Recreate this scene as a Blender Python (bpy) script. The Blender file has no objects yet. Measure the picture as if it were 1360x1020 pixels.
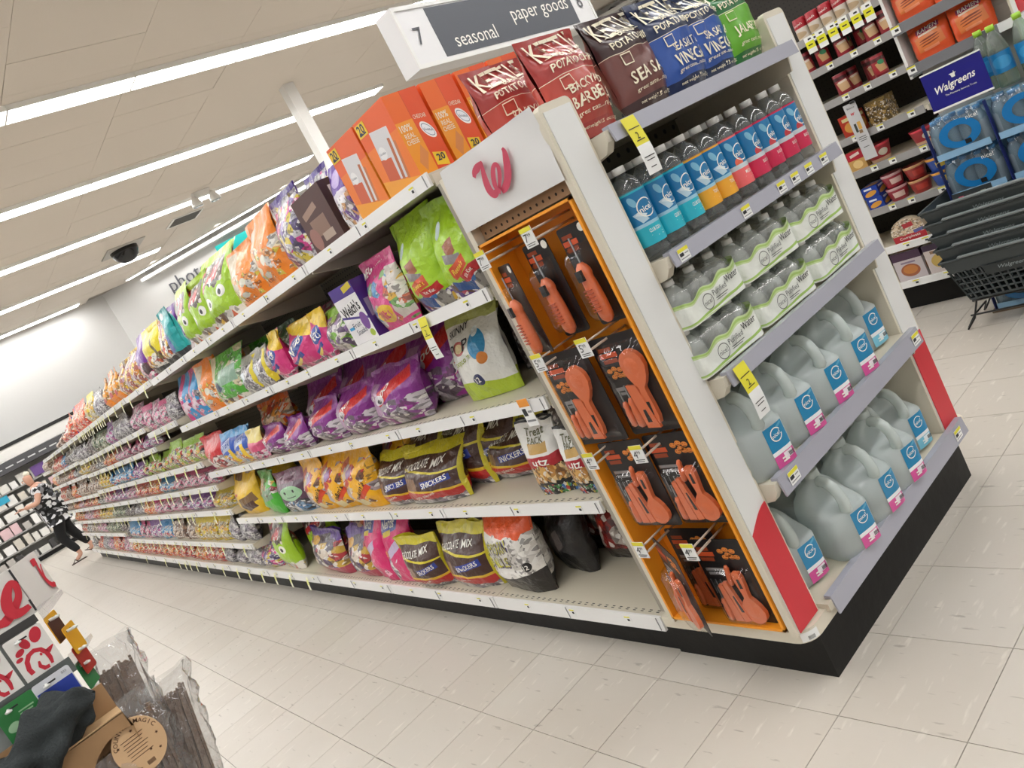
import bpy, math, random
from mathutils import Vector, Matrix, noise
R = random.Random(7)
PI = math.pi
SC = bpy.context.scene
COL = SC.collection

# ------------------------------------------------------------------ camera, world, exposure
CAM = Vector((-1.3809, -1.2890, 1.3949))
YAW, PITCH, ROLL = -0.611944, -0.166800, 0.4899996
fw = Vector((-math.sin(YAW)*math.cos(PITCH), math.cos(YAW)*math.cos(PITCH), math.sin(PITCH)))
rt0 = Vector((math.cos(YAW), math.sin(YAW), 0)); up0 = rt0.cross(fw)
rt = math.cos(ROLL)*rt0 - math.sin(ROLL)*up0
up = math.sin(ROLL)*rt0 + math.cos(ROLL)*up0
cam_data = bpy.data.cameras.new('camera')
cam_data.sensor_width = 36; cam_data.lens = 36*1054.0/1360; cam_data.clip_start = .05; cam_data.clip_end = 80
cam = bpy.data.objects.new('camera', cam_data); COL.objects.link(cam)
m = Matrix.Identity(4)
for i in range(3):
    m[i][0] = rt[i]; m[i][1] = up[i]; m[i][2] = -fw[i]; m[i][3] = CAM[i]
cam.matrix_world = m
SC.camera = cam
SC.view_settings.view_transform = 'Standard'; SC.view_settings.look = 'None'
SC.view_settings.gamma = 1; SC.view_settings.use_curve_mapping = False
SC.view_settings.exposure = 0.66
SC.cycles.transparent_max_bounces = 32
W = bpy.data.worlds.new('store_air'); SC.world = W; W.use_nodes = True
W.node_tree.nodes['Background'].inputs[0].default_value = (1, 1, 1, 1)
W.node_tree.nodes['Background'].inputs[1].default_value = 0.12
LIGHT_STRENGTH = 11.0
CEIL = 4.5

def in_view(p, margin=40):
    d = Vector(p) - CAM; z = d.dot(fw)
    if z < .1: return False
    u = 680 + 1054*d.dot(rt)/z; v = 510 - 1054*d.dot(up)/z
    return -margin < u < 1360+margin and -margin < v < 1020+margin

# ------------------------------------------------------------------ materials
def lin(h):
    h = h.lstrip('#'); out = []
    for i in (0, 2, 4):
        c = int(h[i:i+2], 16)/255
        out.append(c/12.92 if c <= .04045 else ((c+.055)/1.055)**2.4)
    return (*out, 1)
MATS = {}
def M(name, col='cccccc', rough=.5, metal=0, emit=0, coat=0, bump=0, bscale=40, var=0, trans=0, spec=.5):
    if name in MATS: return MATS[name]
    m = bpy.data.materials.new(name); m.use_nodes = True; MATS[name] = m
    nt = m.node_tree; b = nt.nodes['Principled BSDF']
    b.inputs['Base Color'].default_value = lin(col); b.inputs['Roughness'].default_value = rough
    b.inputs['Metallic'].default_value = metal; b.inputs['Coat Weight'].default_value = coat
    b.inputs['Specular IOR Level'].default_value = spec
    b.inputs['Transmission Weight'].default_value = trans
    if emit:
        b.inputs['Emission Color'].default_value = lin(col); b.inputs['Emission Strength'].default_value = emit
    if bump or var:
        tc = nt.nodes.new('ShaderNodeTexCoord'); n = nt.nodes.new('ShaderNodeTexNoise')
        n.inputs['Scale'].default_value = bscale; n.inputs['Detail'].default_value = 4
        nt.links.new(tc.outputs['Object'], n.inputs['Vector'])
        if bump:
            bp = nt.nodes.new('ShaderNodeBump'); bp.inputs['Strength'].default_value = bump; bp.inputs['Distance'].default_value = .01
            nt.links.new(n.outputs['Fac'], bp.inputs['Height']); nt.links.new(bp.outputs['Normal'], b.inputs['Normal'])
        if var:
            mx = nt.nodes.new('ShaderNodeMix'); mx.data_type = 'RGBA'; mx.blend_type = 'MULTIPLY'
            mx.inputs[0].default_value = var; mx.inputs[6].default_value = lin(col)
            nt.links.new(n.outputs['Fac'], mx.inputs[7]); nt.links.new(mx.outputs[2], b.inputs['Base Color'])
    return m
def clear(name, tint='ffffff', gloss=.25, rough=.08, bump=0, bscale=30, milk=0, milkcol='ffffff'):
    """thin clear plastic: see-through with a fresnel gloss, optionally a little milky"""
    if name in MATS: return MATS[name]
    m = bpy.data.materials.new(name); m.use_nodes = True; MATS[name] = m
    nt = m.node_tree; nt.nodes.clear()
    out = nt.nodes.new('ShaderNodeOutputMaterial'); t = nt.nodes.new('ShaderNodeBsdfTransparent')
    t.inputs[0].default_value = lin(tint)
    g = nt.nodes.new('ShaderNodeBsdfGlossy'); g.inputs['Roughness'].default_value = rough
    lw = nt.nodes.new('ShaderNodeLayerWeight'); lw.inputs[0].default_value = gloss
    mx = nt.nodes.new('ShaderNodeMixShader')
    lw.inputs[0].default_value = .5
    pw = nt.nodes.new('ShaderNodeMath'); pw.operation = 'POWER'; pw.inputs[1].default_value = 3; nt.links.new(lw.outputs['Facing'], pw.inputs[0])
    ma = nt.nodes.new('ShaderNodeMath'); ma.operation = 'MULTIPLY_ADD'; ma.inputs[1].default_value = min(.9, gloss*2.6); ma.inputs[2].default_value = .03+gloss*.12
    nt.links.new(pw.outputs[0], ma.inputs[0]); nt.links.new(ma.outputs[0], mx.inputs[0]); last = t.outputs[0]
    if milk:
        d = nt.nodes.new('ShaderNodeBsdfDiffuse'); d.inputs[0].default_value = lin(milkcol)
        tl = nt.nodes.new('ShaderNodeBsdfTranslucent'); tl.inputs[0].default_value = lin(milkcol)
        md = nt.nodes.new('ShaderNodeMixShader'); md.inputs[0].default_value = .35
        nt.links.new(d.outputs[0], md.inputs[1]); nt.links.new(tl.outputs[0], md.inputs[2])
        m2 = nt.nodes.new('ShaderNodeMixShader'); m2.inputs[0].default_value = milk
        nt.links.new(t.outputs[0], m2.inputs[1]); nt.links.new(md.outputs[0], m2.inputs[2]); last = m2.outputs[0]
    nt.links.new(last, mx.inputs[1]); nt.links.new(g.outputs[0], mx.inputs[2]); nt.links.new(mx.outputs[0], out.inputs[0])
    if bump:
        tc = nt.nodes.new('ShaderNodeTexCoord'); n = nt.nodes.new('ShaderNodeTexNoise'); n.inputs['Scale'].default_value = bscale
        bp = nt.nodes.new('ShaderNodeBump'); bp.inputs['Strength'].default_value = bump; bp.inputs['Distance'].default_value = .01
        nt.links.new(tc.outputs['Object'], n.inputs['Vector']); nt.links.new(n.outputs['Fac'], bp.inputs['Height'])
        nt.links.new(bp.outputs[0], g.inputs['Normal']); nt.links.new(bp.outputs[0], lw.inputs['Normal'])
    return m
def P(name, base, layers=(), rough=.3, bump=.8, bscale=26, coat=.3, aspect=1.3):
    """flat print on packaging: shapes laid over a base colour in the package's own UVs"""
    if name in MATS: return MATS[name]
    m = bpy.data.materials.new(name); m.use_nodes = True; MATS[name] = m
    nt = m.node_tree; N = nt.nodes; L = nt.links; b = N['Principled BSDF']
    b.inputs['Roughness'].default_value = rough; b.inputs['Coat Weight'].default_value = coat; b.inputs['Coat Roughness'].default_value = .15
    uv = N.new('ShaderNodeUVMap'); uv.uv_map = 'UVMap'
    def math_(op, a, bb=None):
        n = N.new('ShaderNodeMath'); n.operation = op
        for i, x in enumerate((a, bb)):
            if x is None: continue
            if isinstance(x, (int, float)): n.inputs[i].default_value = x
            else: L.new(x, n.inputs[i])
        return n.outputs[0]
    cur = None
    def mix(fac, col):
        nonlocal cur
        n = N.new('ShaderNodeMix'); n.data_type = 'RGBA'; L.new(fac, n.inputs[0])
        if cur is None: n.inputs[6].default_value = lin(base)
        else: L.new(cur, n.inputs[6])
        if isinstance(col, str): n.inputs[7].default_value = lin(col)
        else: L.new(col, n.inputs[7])
        cur = n.outputs[2]
    def rect(cu, cv, w, h, deg, ell):
        mp = N.new('ShaderNodeMapping'); mp.vector_type = 'TEXTURE'
        mp.inputs['Location'].default_value = (cu, cv, 0); mp.inputs['Rotation'].default_value = (0, 0, math.radians(deg))
        mp.inputs['Scale'].default_value = (w/2, h/2, 1); L.new(uv.outputs[0], mp.inputs[0])
        if ell:
            ln = N.new('ShaderNodeVectorMath'); ln.operation = 'LENGTH'; L.new(mp.outputs[0], ln.inputs[0]); d = ln.outputs['Value']
        else:
            ab = N.new('ShaderNodeVectorMath'); ab.operation = 'ABSOLUTE'; L.new(mp.outputs[0], ab.inputs[0])
            sp = N.new('ShaderNodeSeparateXYZ'); L.new(ab.outputs[0], sp.inputs[0]); d = math_('MAXIMUM', sp.outputs[0], sp.outputs[1])
        return math_('LESS_THAN', d, 1.0)
    sp0 = N.new('ShaderNodeSeparateXYZ'); L.new(uv.outputs[0], sp0.inputs[0])
    for ly in layers:
        k = ly[0]
        if k == 'b':
            v = sp0.outputs[1]
            if len(ly) > 4: v = math_('ADD', v, math_('MULTIPLY', math_('SUBTRACT', sp0.outputs[0], .5), ly[4]))
            mix(math_('MULTIPLY', math_('GREATER_THAN', v, ly[1]), math_('LESS_THAN', v, ly[2])), ly[3])
        elif k == 'r': mix(rect(*ly[1:6], False), ly[6])
        elif k == 'e': mix(rect(*ly[1:6], True), ly[6])
        elif k == 'v':          # a jumble of wrapped sweets seen through the film: v0 v1 scale colours
            vo = N.new('ShaderNodeTexVoronoi'); vo.inputs['Scale'].default_value = ly[3]
            mp = N.new('ShaderNodeMapping'); mp.inputs['Scale'].default_value = (1, aspect, 1); L.new(uv.outputs[0], mp.inputs[0]); L.new(mp.outputs[0], vo.inputs['Vector'])
            rp = N.new('ShaderNodeValToRGB'); rp.color_ramp.interpolation = 'CONSTANT'; cs = ly[4]
            while len(rp.color_ramp.elements) < len(cs): rp.color_ramp.elements.new(.5)
            for i, c in enumerate(cs): rp.color_ramp.elements[i].position = i/len(cs); rp.color_ramp.elements[i].color = lin(c)
            s2 = N.new('ShaderNodeSeparateColor'); L.new(vo.outputs['Color'], s2.inputs[0]); L.new(s2.outputs[0], rp.inputs[0])
            nz = N.new('ShaderNodeTexNoise'); nz.inputs['Scale'].default_value = 6; L.new(uv.outputs[0], nz.inputs['Vector'])
            v = math_('ADD', sp0.outputs[1], math_('MULTIPLY', math_('SUBTRACT', nz.outputs[0], .5), .18))
            mk = math_('MULTIPLY', math_('GREATER_THAN', v, ly[1]), math_('LESS_THAN', v, ly[2]))
            if len(ly) > 5:     # only some cells
                mk = math_('MULTIPLY', mk, math_('LESS_THAN', s2.outputs[1], ly[5]))
            mix(mk, rp.outputs[0])
            v2 = N.new('ShaderNodeTexVoronoi'); v2.inputs['Scale'].default_value = ly[3]*2.7; L.new(mp.outputs[0], v2.inputs['Vector'])
            s3 = N.new('ShaderNodeSeparateColor'); L.new(v2.outputs['Color'], s3.inputs[0])
            mix(math_('MULTIPLY', mk, math_('MULTIPLY', math_('GREATER_THAN', s3.outputs[0], .80), .75)), 'efece6')
            mix(math_('MULTIPLY', mk, math_('MULTIPLY', math_('LESS_THAN', s3.outputs[0], .22), .6)), '2e2528')
    if cur is None: b.inputs['Base Color'].default_value = lin(base)
    else: L.new(cur, b.inputs['Base Color'])
    if bump:
        tc = N.new('ShaderNodeTexCoord'); n = N.new('ShaderNodeTexNoise'); n.inputs['Scale'].default_value = bscale; n.inputs['Detail'].default_value = 3
        bp = N.new('ShaderNodeBump'); bp.inputs['Strength'].default_value = bump; bp.inputs['Distance'].default_value = .012
        L.new(tc.outputs['Object'], n.inputs['Vector'])
        vc = N.new('ShaderNodeTexVoronoi'); vc.inputs['Scale'].default_value = bscale*.8; va = N.new('ShaderNodeVectorMath'); va.operation = 'MULTIPLY_ADD'
        va.inputs[1].default_value = (.05, .05, .05); L.new(n.outputs['Color'], va.inputs[0]); L.new(tc.outputs['Object'], va.inputs[2]); L.new(va.outputs[0], vc.inputs['Vector'])
        L.new(math_('ADD', n.outputs['Fac'], math_('MULTIPLY', vc.outputs['Distance'], .55)), bp.inputs['Height']); L.new(bp.outputs[0], b.inputs['Normal'])
    return m

# ------------------------------------------------------------------ geometry helpers
class MB:
    def __init__(s): s.v = []; s.f = []; s.m = []; s.uv = []; s.smooth = []
    def face(s, idx, mi=0, uv=None, sm=False):
        s.f.append(tuple(idx)); s.m.append(mi); s.uv.append(uv); s.smooth.append(sm)
    def box(s, x0, x1, y0, y1, z0, z1, mi=0, M4=None):
        n = len(s.v); pts = [(x, y, z) for z in (z0, z1) for y in (y0, y1) for x in (x0, x1)]
        if M4 is not None: pts = [tuple(M4 @ Vector(p)) for p in pts]
        s.v += pts
        q01 = [(0, 0), (1, 0), (1, 1), (0, 1)]
        for a in ((0, 1, 5, 4), (3, 2, 6, 7), (2, 0, 4, 6), (1, 3, 7, 5), (4, 5, 7, 6), (2, 3, 1, 0)):
            s.face([n+i for i in a], mi, q01)
        return s
    def quad(s, pts, mi=0, uv=None):
        n = len(s.v); s.v += [tuple(p) for p in pts]; s.face(range(n, n+len(pts)), mi, uv or [(0, 0), (1, 0), (1, 1), (0, 1)][:len(pts)] if len(pts) <= 4 else None); return s
    def grid(s, fn, nu, nv, mi=0, closed_u=False, sm=True, flip=False, uvf=None):
        n = len(s.v); cu = nu if closed_u else nu+1
        for j in range(nv+1):
            for i in range(cu): s.v.append(tuple(fn(i/nu, j/nv)))
        for j in range(nv):
            for i in range(nu):
                i2 = (i+1) % cu if closed_u else i+1
                a = [n+j*cu+i, n+j*cu+i2, n+(j+1)*cu+i2, n+(j+1)*cu+i]
                q = [(i/nu, j/nv), ((i+1)/nu, j/nv), ((i+1)/nu, (j+1)/nv), (i/nu, (j+1)/nv)]
                if uvf: q = [uvf(*p) for p in q]
                if flip: a.reverse(); q.reverse()
                s.face(a, mi, q, sm)
        return s
    def lathe(s, prof, seg=16, mi=0, c=(0, 0, 0), cap=True, sm=True):
        n = len(s.v); k = len(prof)
        for r, z in prof:
            for i in range(seg):
                a = 2*PI*i/seg; s.v.append((c[0]+r*math.cos(a), c[1]+r*math.sin(a), c[2]+z))
        zs = [p[1] for p in prof]; z0, dz = min(zs), max(max(zs)-min(zs), 1e-6)
        for j in range(k-1):
            for i in range(seg):
                i2 = (i+1) % seg
                v0, v1 = (prof[j][1]-z0)/dz, (prof[j+1][1]-z0)/dz
                s.face([n+j*seg+i, n+j*seg+i2, n+(j+1)*seg+i2, n+(j+1)*seg+i], mi, [(i/seg, v0), ((i+1)/seg, v0), ((i+1)/seg, v1), (i/seg, v1)], sm)
        if cap:
            s.face([n+i for i in reversed(range(seg))], mi); s.face([n+(k-1)*seg+i for i in range(seg)], mi)
        return s
    def tube(s, path, r, seg=6, mi=0, cap=True, closed=False):
        path = [Vector(p) for p in path]; n = len(s.v); k = len(path); rr = r if isinstance(r, (list, tuple)) else [r]*k
        nrm = None
        for j, p in enumerate(path):
            if closed: t = path[(j+1) % k]-path[j-1]
            else: t = path[min(j+1, k-1)]-path[max(j-1, 0)]
            t.normalize()
            if nrm is None:
                nrm = t.orthogonal().normalized()
            else:
                nrm = (nrm - t*nrm.dot(t)); nrm = nrm.normalized() if nrm.length > 1e-6 else t.orthogonal().normalized()
            bn = t.cross(nrm)
            for i in range(seg):
                a = 2*PI*i/seg; s.v.append(tuple(p+rr[j]*(math.cos(a)*nrm+math.sin(a)*bn)))
        for j in range(k if closed else k-1):
            j2 = (j+1) % k
            for i in range(seg):
                i2 = (i+1) % seg; s.face([n+j*seg+i, n+j*seg+i2, n+j2*seg+i2, n+j2*seg+i], mi, None, seg > 4)
        if cap and not closed:
            s.face([n+i for i in reversed(range(seg))], mi); s.face([n+(k-1)*seg+i for i in range(seg)], mi)
        return s
    def prism(s, outline, y0, y1, mi=0, M4=None):
        """outline in the XZ plane, given thickness along Y"""
        n = len(s.v); k = len(outline)
        xs = [p[0] for p in outline]; zs = [p[1] for p in outline]; w = max(xs)-min(xs) or 1; h = max(zs)-min(zs) or 1
        pts = [(x, y0, z) for x, z in outline]+[(x, y1, z) for x, z in outline]
        if M4 is not None: pts = [tuple(M4 @ Vector(p)) for p in pts]
        s.v += pts
        u = [((x-min(xs))/w, (z-min(zs))/h) for x, z in outline]
        s.face([n+i for i in range(k)], mi, u); s.face([n+k+i for i in reversed(range(k))], mi, list(reversed(u)))
        for i in range(k):
            j = (i+1) % k; s.face([n+j, n+i, n+k+i, n+k+j], mi)
        return s
    def ribbon(s, pts, mi=0, fn=None, lift=(0, 0, 0), smooth=0):
        """calligraphic stroke: (x, z, half width) points, mapped to 3D with fn(x, z)"""
        fn = fn or (lambda x, z: (x, 0, z))
        if smooth:
            q = []
            for i in range(len(pts)-1):
                a, b, c, d = pts[max(i-1, 0)], pts[i], pts[i+1], pts[min(i+2, len(pts)-1)]
                for j in range(smooth):
                    t = j/smooth; q.append(tuple(.5*(2*b[e]+(c[e]-a[e])*t+(2*a[e]-5*b[e]+4*c[e]-d[e])*t*t+(3*b[e]-a[e]-3*c[e]+d[e])*t**3) for e in range(3)))
            pts = q+[pts[-1]]
        n = len(s.v); k = len(pts)
        for j, (x, z, w) in enumerate(pts):
            a = pts[max(j-1, 0)]; b = pts[min(j+1, k-1)]; dx, dz = b[0]-a[0], b[1]-a[1]; l = math.hypot(dx, dz) or 1
            for sg in (-1, 1): s.v.append(tuple(Vector(fn(x-dz/l*w*sg, z+dx/l*w*sg))+Vector(lift)*j))
        for j in range(k-1): s.face([n+2*j, n+2*j+2, n+2*j+3, n+2*j+1], mi)
        return s
    def mesh(s, name, mats):
        me = bpy.data.meshes.new(name); me.from_pydata(s.v, [], s.f)
        if not isinstance(mats, (list, tuple)): mats = [mats]
        for mm in mats: me.materials.append(mm)
        me.polygons.foreach_set('material_index', s.m); me.polygons.foreach_set('use_smooth', s.smooth)
        lay = me.uv_layers.new(name='UVMap'); flat = []
        for f, q in zip(s.f, s.uv):
            for i in range(len(f)): flat += (q[i] if q else (0.5, 0.5))
        lay.data.foreach_set('uv', flat); me.update(); return me
    def build(s, name, mats, parent=None, loc=(0, 0, 0), rz=0):
        return put(name, s.mesh(name, mats), parent, loc, rz)
def put(name, me, parent=None, loc=(0, 0, 0), rz=0):
    o = bpy.data.objects.new(name, me); COL.objects.link(o); o.location = loc; o.rotation_euler = (0, 0, rz)
    if parent: o.parent = parent
    return o
def tag(o, label=None, cat=None, group=None, kind=None):
    for k, x in (('label', label), ('category', cat), ('group', group), ('kind', kind)):
        if x: o[k] = x
    return o
def thing(name, label, cat, loc=(0, 0, 0), rz=0, group=None):
    return tag(put(name, None, None, loc, rz), label, cat, group)
KIDS = {}
def copy_tree(o, parent=None, loc=None, rz=None, label=None, group=None):
    c = o.copy(); COL.objects.link(c); c.parent = parent
    if loc is not None: c.location = loc
    if rz is not None: c.rotation_euler = (0, 0, rz)
    if label: c['label'] = label
    if group: c['group'] = group
    for ch in list(o.children): copy_tree(ch, c)
    return c
def bx(name, x0, x1, y0, y1, z0, z1, mat, parent=None): return MB().box(x0, x1, y0, y1, z0, z1).build(name, mat, parent)
TXT = {}
def glyphs(s, bold=0, shear=0, space=1):
    """the outline of a word as triangles, in units of its letter height, centred"""
    k = (s, bold, shear, space)
    if k in TXT: return TXT[k]
    cu = bpy.data.curves.new('word', 'FONT'); cu.body = s; cu.size = 1; cu.offset = bold; cu.shear = shear; cu.space_character = space
    cu.resolution_u = 2; cu.fill_mode = 'FRONT'; o = bpy.data.objects.new('word', cu); COL.objects.link(o)
    dg = bpy.context.evaluated_depsgraph_get(); me = bpy.data.meshes.new_from_object(o.evaluated_get(dg))
    vs = [(v.co.x, v.co.y) for v in me.vertices]; fs = [tuple(p.vertices) for p in me.polygons]
    bpy.data.objects.remove(o); bpy.data.curves.remove(cu); bpy.data.meshes.remove(me)
    if vs:
        x0, x1 = min(v[0] for v in vs), max(v[0] for v in vs); y0, y1 = min(v[1] for v in vs), max(v[1] for v in vs)
        vs = [(x-(x0+x1)/2, y-(y0+y1)/2) for x, y in vs]; TXT[k] = (vs, fs, x1-x0, y1-y0)
    else: TXT[k] = ([], [], 1, 1)
    return TXT[k]
def word(mb, s, fn, w=None, h=None, at=(0, 0), rot=0, mi=0, bold=0, shear=0, squash=None):
    """adds a word to a mesh; fn(x, z) maps the flat word to the surface it is printed on"""
    vs, fs, tw, th = glyphs(s, bold, shear)
    k = w/tw if w else h/th; kz = k if squash is None else k*squash
    if w and h: kz = h/th
    n = len(mb.v); c, sn = math.cos(math.radians(rot)), math.sin(math.radians(rot))
    for x, y in vs:
        x *= k; y *= kz; mb.v.append(tuple(fn(at[0]+x*c-y*sn, at[1]+x*sn+y*c)))
    for f in fs: mb.face([n+i for i in f], mi)
    return mb
def flat(y=-.001): return lambda x, z: (x, y, z)

def superell(a, b, p, n):
    out = []
    for i in range(n):
        t = 2*PI*i/n; c, s = math.cos(t), math.sin(t)
        out.append((a*math.copysign(abs(c)**(2/p), c), b*math.copysign(abs(s)**(2/p), s)))
    return out

# ------------------------------------------------------------------ shared materials
WHITE = M('white_enamel', 'e8e7e4', .35); CREAM = M('cream_enamel', 'd9d1bf', .45, bump=.02); RAILW = M('white_price_rail', 'e9e8e6', .3)
RAILG = M('lilac_grey_price_rail', 'a6a6b1', .25, coat=.3); BLACK = M('black_vinyl', '0e0d0c', .5, bump=.1, bscale=25, spec=.3)
PEGD = M('dark_steel', '4a463e', .6); SHELFM = M('shelf_steel', 'cfc7b4', .4); RED = M('red_print', 'cf2f3b', .4)
TAGY = M('tag_yellow', 'e6dc3c', .5); TAGW = M('tag_white', 'eeeeec', .5); TAGO = M('tag_orange', 'ee9a3a', .5); INK = M('black_ink', '2b2b2e', .6)
PRW = M('white_ink', 'f4f2ea', .45); CRM = M('cream_ink', 'efe6cc', .45); PKR = M('logo_red', 'c8455f', .4)
# ------------------------------------------------------------------ the building
def tile_mat():
    m = bpy.data.materials.new('vinyl_tile'); m.use_nodes = True; nt = m.node_tree; N = nt.nodes; L = nt.links; b = N['Principled BSDF']
    tc = N.new('ShaderNodeTexCoord'); oi = N.new('ShaderNodeObjectInfo'); geo = N.new('ShaderNodeNewGeometry')
    def noise_(scale, sc, detail=3):
        mp = N.new('ShaderNodeMapping'); mp.inputs['Scale'].default_value = sc; mp.inputs['Rotation'].default_value = (0, 0, .5)
        n = N.new('ShaderNodeTexNoise'); n.inputs['Scale'].default_value = scale; n.inputs['Detail'].default_value = detail
        L.new(geo.outputs['Position'], mp.inputs[0]); L.new(mp.outputs[0], n.inputs['Vector']); return n.outputs['Fac']
    def ramp(f, a, b_):
        r = N.new('ShaderNodeValToRGB'); r.color_ramp.elements[0].position = a[0]; r.color_ramp.elements[0].color = a[1]
        r.color_ramp.elements[1].position = b_[0]; r.color_ramp.elements[1].color = b_[1]; L.new(f, r.inputs[0]); return r.outputs[0]
    def mixc(f, a, c):
        x = N.new('ShaderNodeMix'); x.data_type = 'RGBA'
        for i, q in ((0, f), (6, a), (7, c)):
            if isinstance(q, (tuple, float)): x.inputs[i].default_value = q
            else: L.new(q, x.inputs[i])
        return x.outputs[2]
    base = mixc(oi.outputs['Random'], lin('c5bdb2'), lin('c9c2b8'))
    fleck_d = ramp(noise_(9, (7, 1.3, 1)), (.66, (0, 0, 0, 1)), (.72, (1, 1, 1, 1)))
    fleck_w = ramp(noise_(7, (1.4, 6, 1)), (.62, (0, 0, 0, 1)), (.7, (1, 1, 1, 1)))
    c = mixc(fleck_w, base, lin('d4cdc2'))
    md = N.new('ShaderNodeMath'); md.operation = 'MULTIPLY'; md.inputs[1].default_value = .55; L.new(fleck_d, md.inputs[0])
    c = mixc(md.outputs[0], c, lin('8d857a'))
    dirt = ramp(noise_(1.3, (1, 1, 1), 5), (.5, (0, 0, 0, 1)), (.75, (.35, .35, .35, 1)))
    c = mixc(dirt, c, lin('b3a99b'))
    L.new(c, b.inputs['Base Color']); b.inputs['Roughness'].default_value = .32; b.inputs['Specular IOR Level'].default_value = .4
    return m
TILEM = tile_mat()
FLOOR = tag(bx('floor', -9, 14, -6, 20, -.05, -.004, M('tile_joint', '6e665b', .8)), 'beige vinyl tiled shop floor with grey joints', 'floor', kind='structure')
T = .3048; ta, tb = -.12512, .24571
tilebox = MB().box(.0011-T/2, T/2-.0011, .0011-T/2, T/2-.0011, -.004, 0); tilebox.f = [f for i, f in enumerate(tilebox.f) if i != 5]
for a in (tilebox.m, tilebox.uv, tilebox.smooth): a.pop(5)
tme = tilebox.mesh('tile', TILEM)
cells = []
for i in range(-22, 30):
    for j in range(-12, 64):
        x, y = ta+(i+.5)*T, tb+(j+.5)*T
        if (0.2 < x < .75 and .3 < y < 12.1) or not in_view((x, y, 0), 160): continue
        cells.append(((Vector((x, y, 0))-CAM).length, x, y))
cells.sort()
for d, x, y in cells[:299]: put('tile', tme, FLOOR, (x, y, 0))
rest = MB()
for d, x, y in cells[299:]: rest.box(x-T/2+.0011, x+T/2-.0011, y-T/2+.0011, y+T/2-.0011, -.004, 0)
tag(rest.build('tile', TILEM, FLOOR), kind='stuff')

CEILM = M('ceiling_board', 'd8cfc4', .9, bump=.1, bscale=60)
CEILING = tag(bx('ceiling', -9, 16, -6, 20, CEIL+.03, CEIL+.08, M('ceiling_grid', '8d877e', .8)), 'pale suspended ceiling of large boards', 'ceiling', kind='structure')
LIGHT_Y = [-4.9, -2.0, .95, 3.9, 6.84, 9.8, 12.62, 15.58, 18.1]
ENDX = {9.8: 6.83, 12.62: 6.72, 15.58: 4.25, 18.1: 2.9}
cb = MB().box(-.608, .608, -.303, .303, 0, .03); cme = cb.mesh('ceiling_board', CEILM)
cells = []
for i in range(-8, 14):
    for j in range(-10, 34):
        x, y = .71+(i+.5)*1.22, .1+j*.61
        if x+y > 21.9 or y > 18.5: continue
        if not in_view((x, y, CEIL), 120): continue
        cells.append(((Vector((x, y, CEIL))-CAM).length, x, y))
cells.sort()
for d, x, y in cells[:298]:
    o = put('ceiling_board', cme, CEILING, (x, y, CEIL+R.uniform(-.002, .002)))
    if R.random() < .12: o.rotation_euler = (R.uniform(-.012, .012), R.uniform(-.006, .006), 0)
if len(cells) > 298:
    rest = MB()
    for d, x, y in cells[298:]: rest.box(x-.608, x+.608, y-.303, y+.303, CEIL, CEIL+.03)
    tag(rest.build('ceiling_board', CEILM, CEILING), kind='stuff')
WALLM = M('white_wall_paint', 'cbcac8', .7)
WB = tag(bx('wall_back', -9, 3.6, 18.55, 18.75, 0, CEIL+.03, WALLM), 'plain white back wall', 'wall', kind='structure')
dw = MB(); dv = Vector((1, -1, 0)).normalized(); dn = Vector((1, 1, 0)).normalized()
D0 = Vector((3.5, 18.6, 0)); D1 = D0+dv*20
MD = Matrix(((dv.x, dn.x, 0, D0.x), (dv.y, dn.y, 0, D0.y), (0, 0, 1, 0), (0, 0, 0, 1)))
WD = tag(MB().box(0, 20, 0, .2, 0, CEIL+.03, 0, MD).build('wall_diagonal', WALLM), 'white wall running slantwise behind the aisles, lit from a cove', 'wall', kind='structure')
tag(bx('wall_left', -6.2, -6, -6, 18.75, 0, CEIL+.03, WALLM), 'plain white left wall', 'wall', kind='structure')
tag(bx('wall_front', -6, 16, -6.2, -6, 0, CEIL+.03, WALLM), 'plain white front wall', 'wall', kind='structure')
tag(bx('wall_right', 15.8, 16, -6, 6.3, 0, CEIL+.03, WALLM), 'plain white right wall', 'wall', kind='structure')
def ond(s, z, off=.03):
    p = D0+dv*s-dn*off; return (p.x, p.y, z)
tag(MB().box(1.2, 19, -.22, -.16, CEIL-.2, CEIL-.13, 0, MD).box(1.2, 19, -.16, 0, CEIL-.2, CEIL-.17, 0, MD).build('trim_1', WHITE), 'white cove trim under the ceiling of the slanting wall', 'trim', kind='structure')
LETM = M('grey_letters', '55565c', .5)
for s, size, zc, sc_ in (('photo', .40, 3.90, 1.63), ('food', .50, 4.36, 12.2)):
    mb = MB(); vs, fs, tw, th = glyphs(s, -.012); k = size/th*1.0
    for off in (.05, .02):
        n = len(mb.v)
        for x, y in vs: mb.v.append(ond(sc_+(x+tw/2)*k, zc+y*k, off))
        for f in fs: mb.face([n+i for i in f])
    tag(mb.build('wall_letters', LETM), 'thin grey letters reading %s on the slanting white wall' % s, 'letters')

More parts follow.
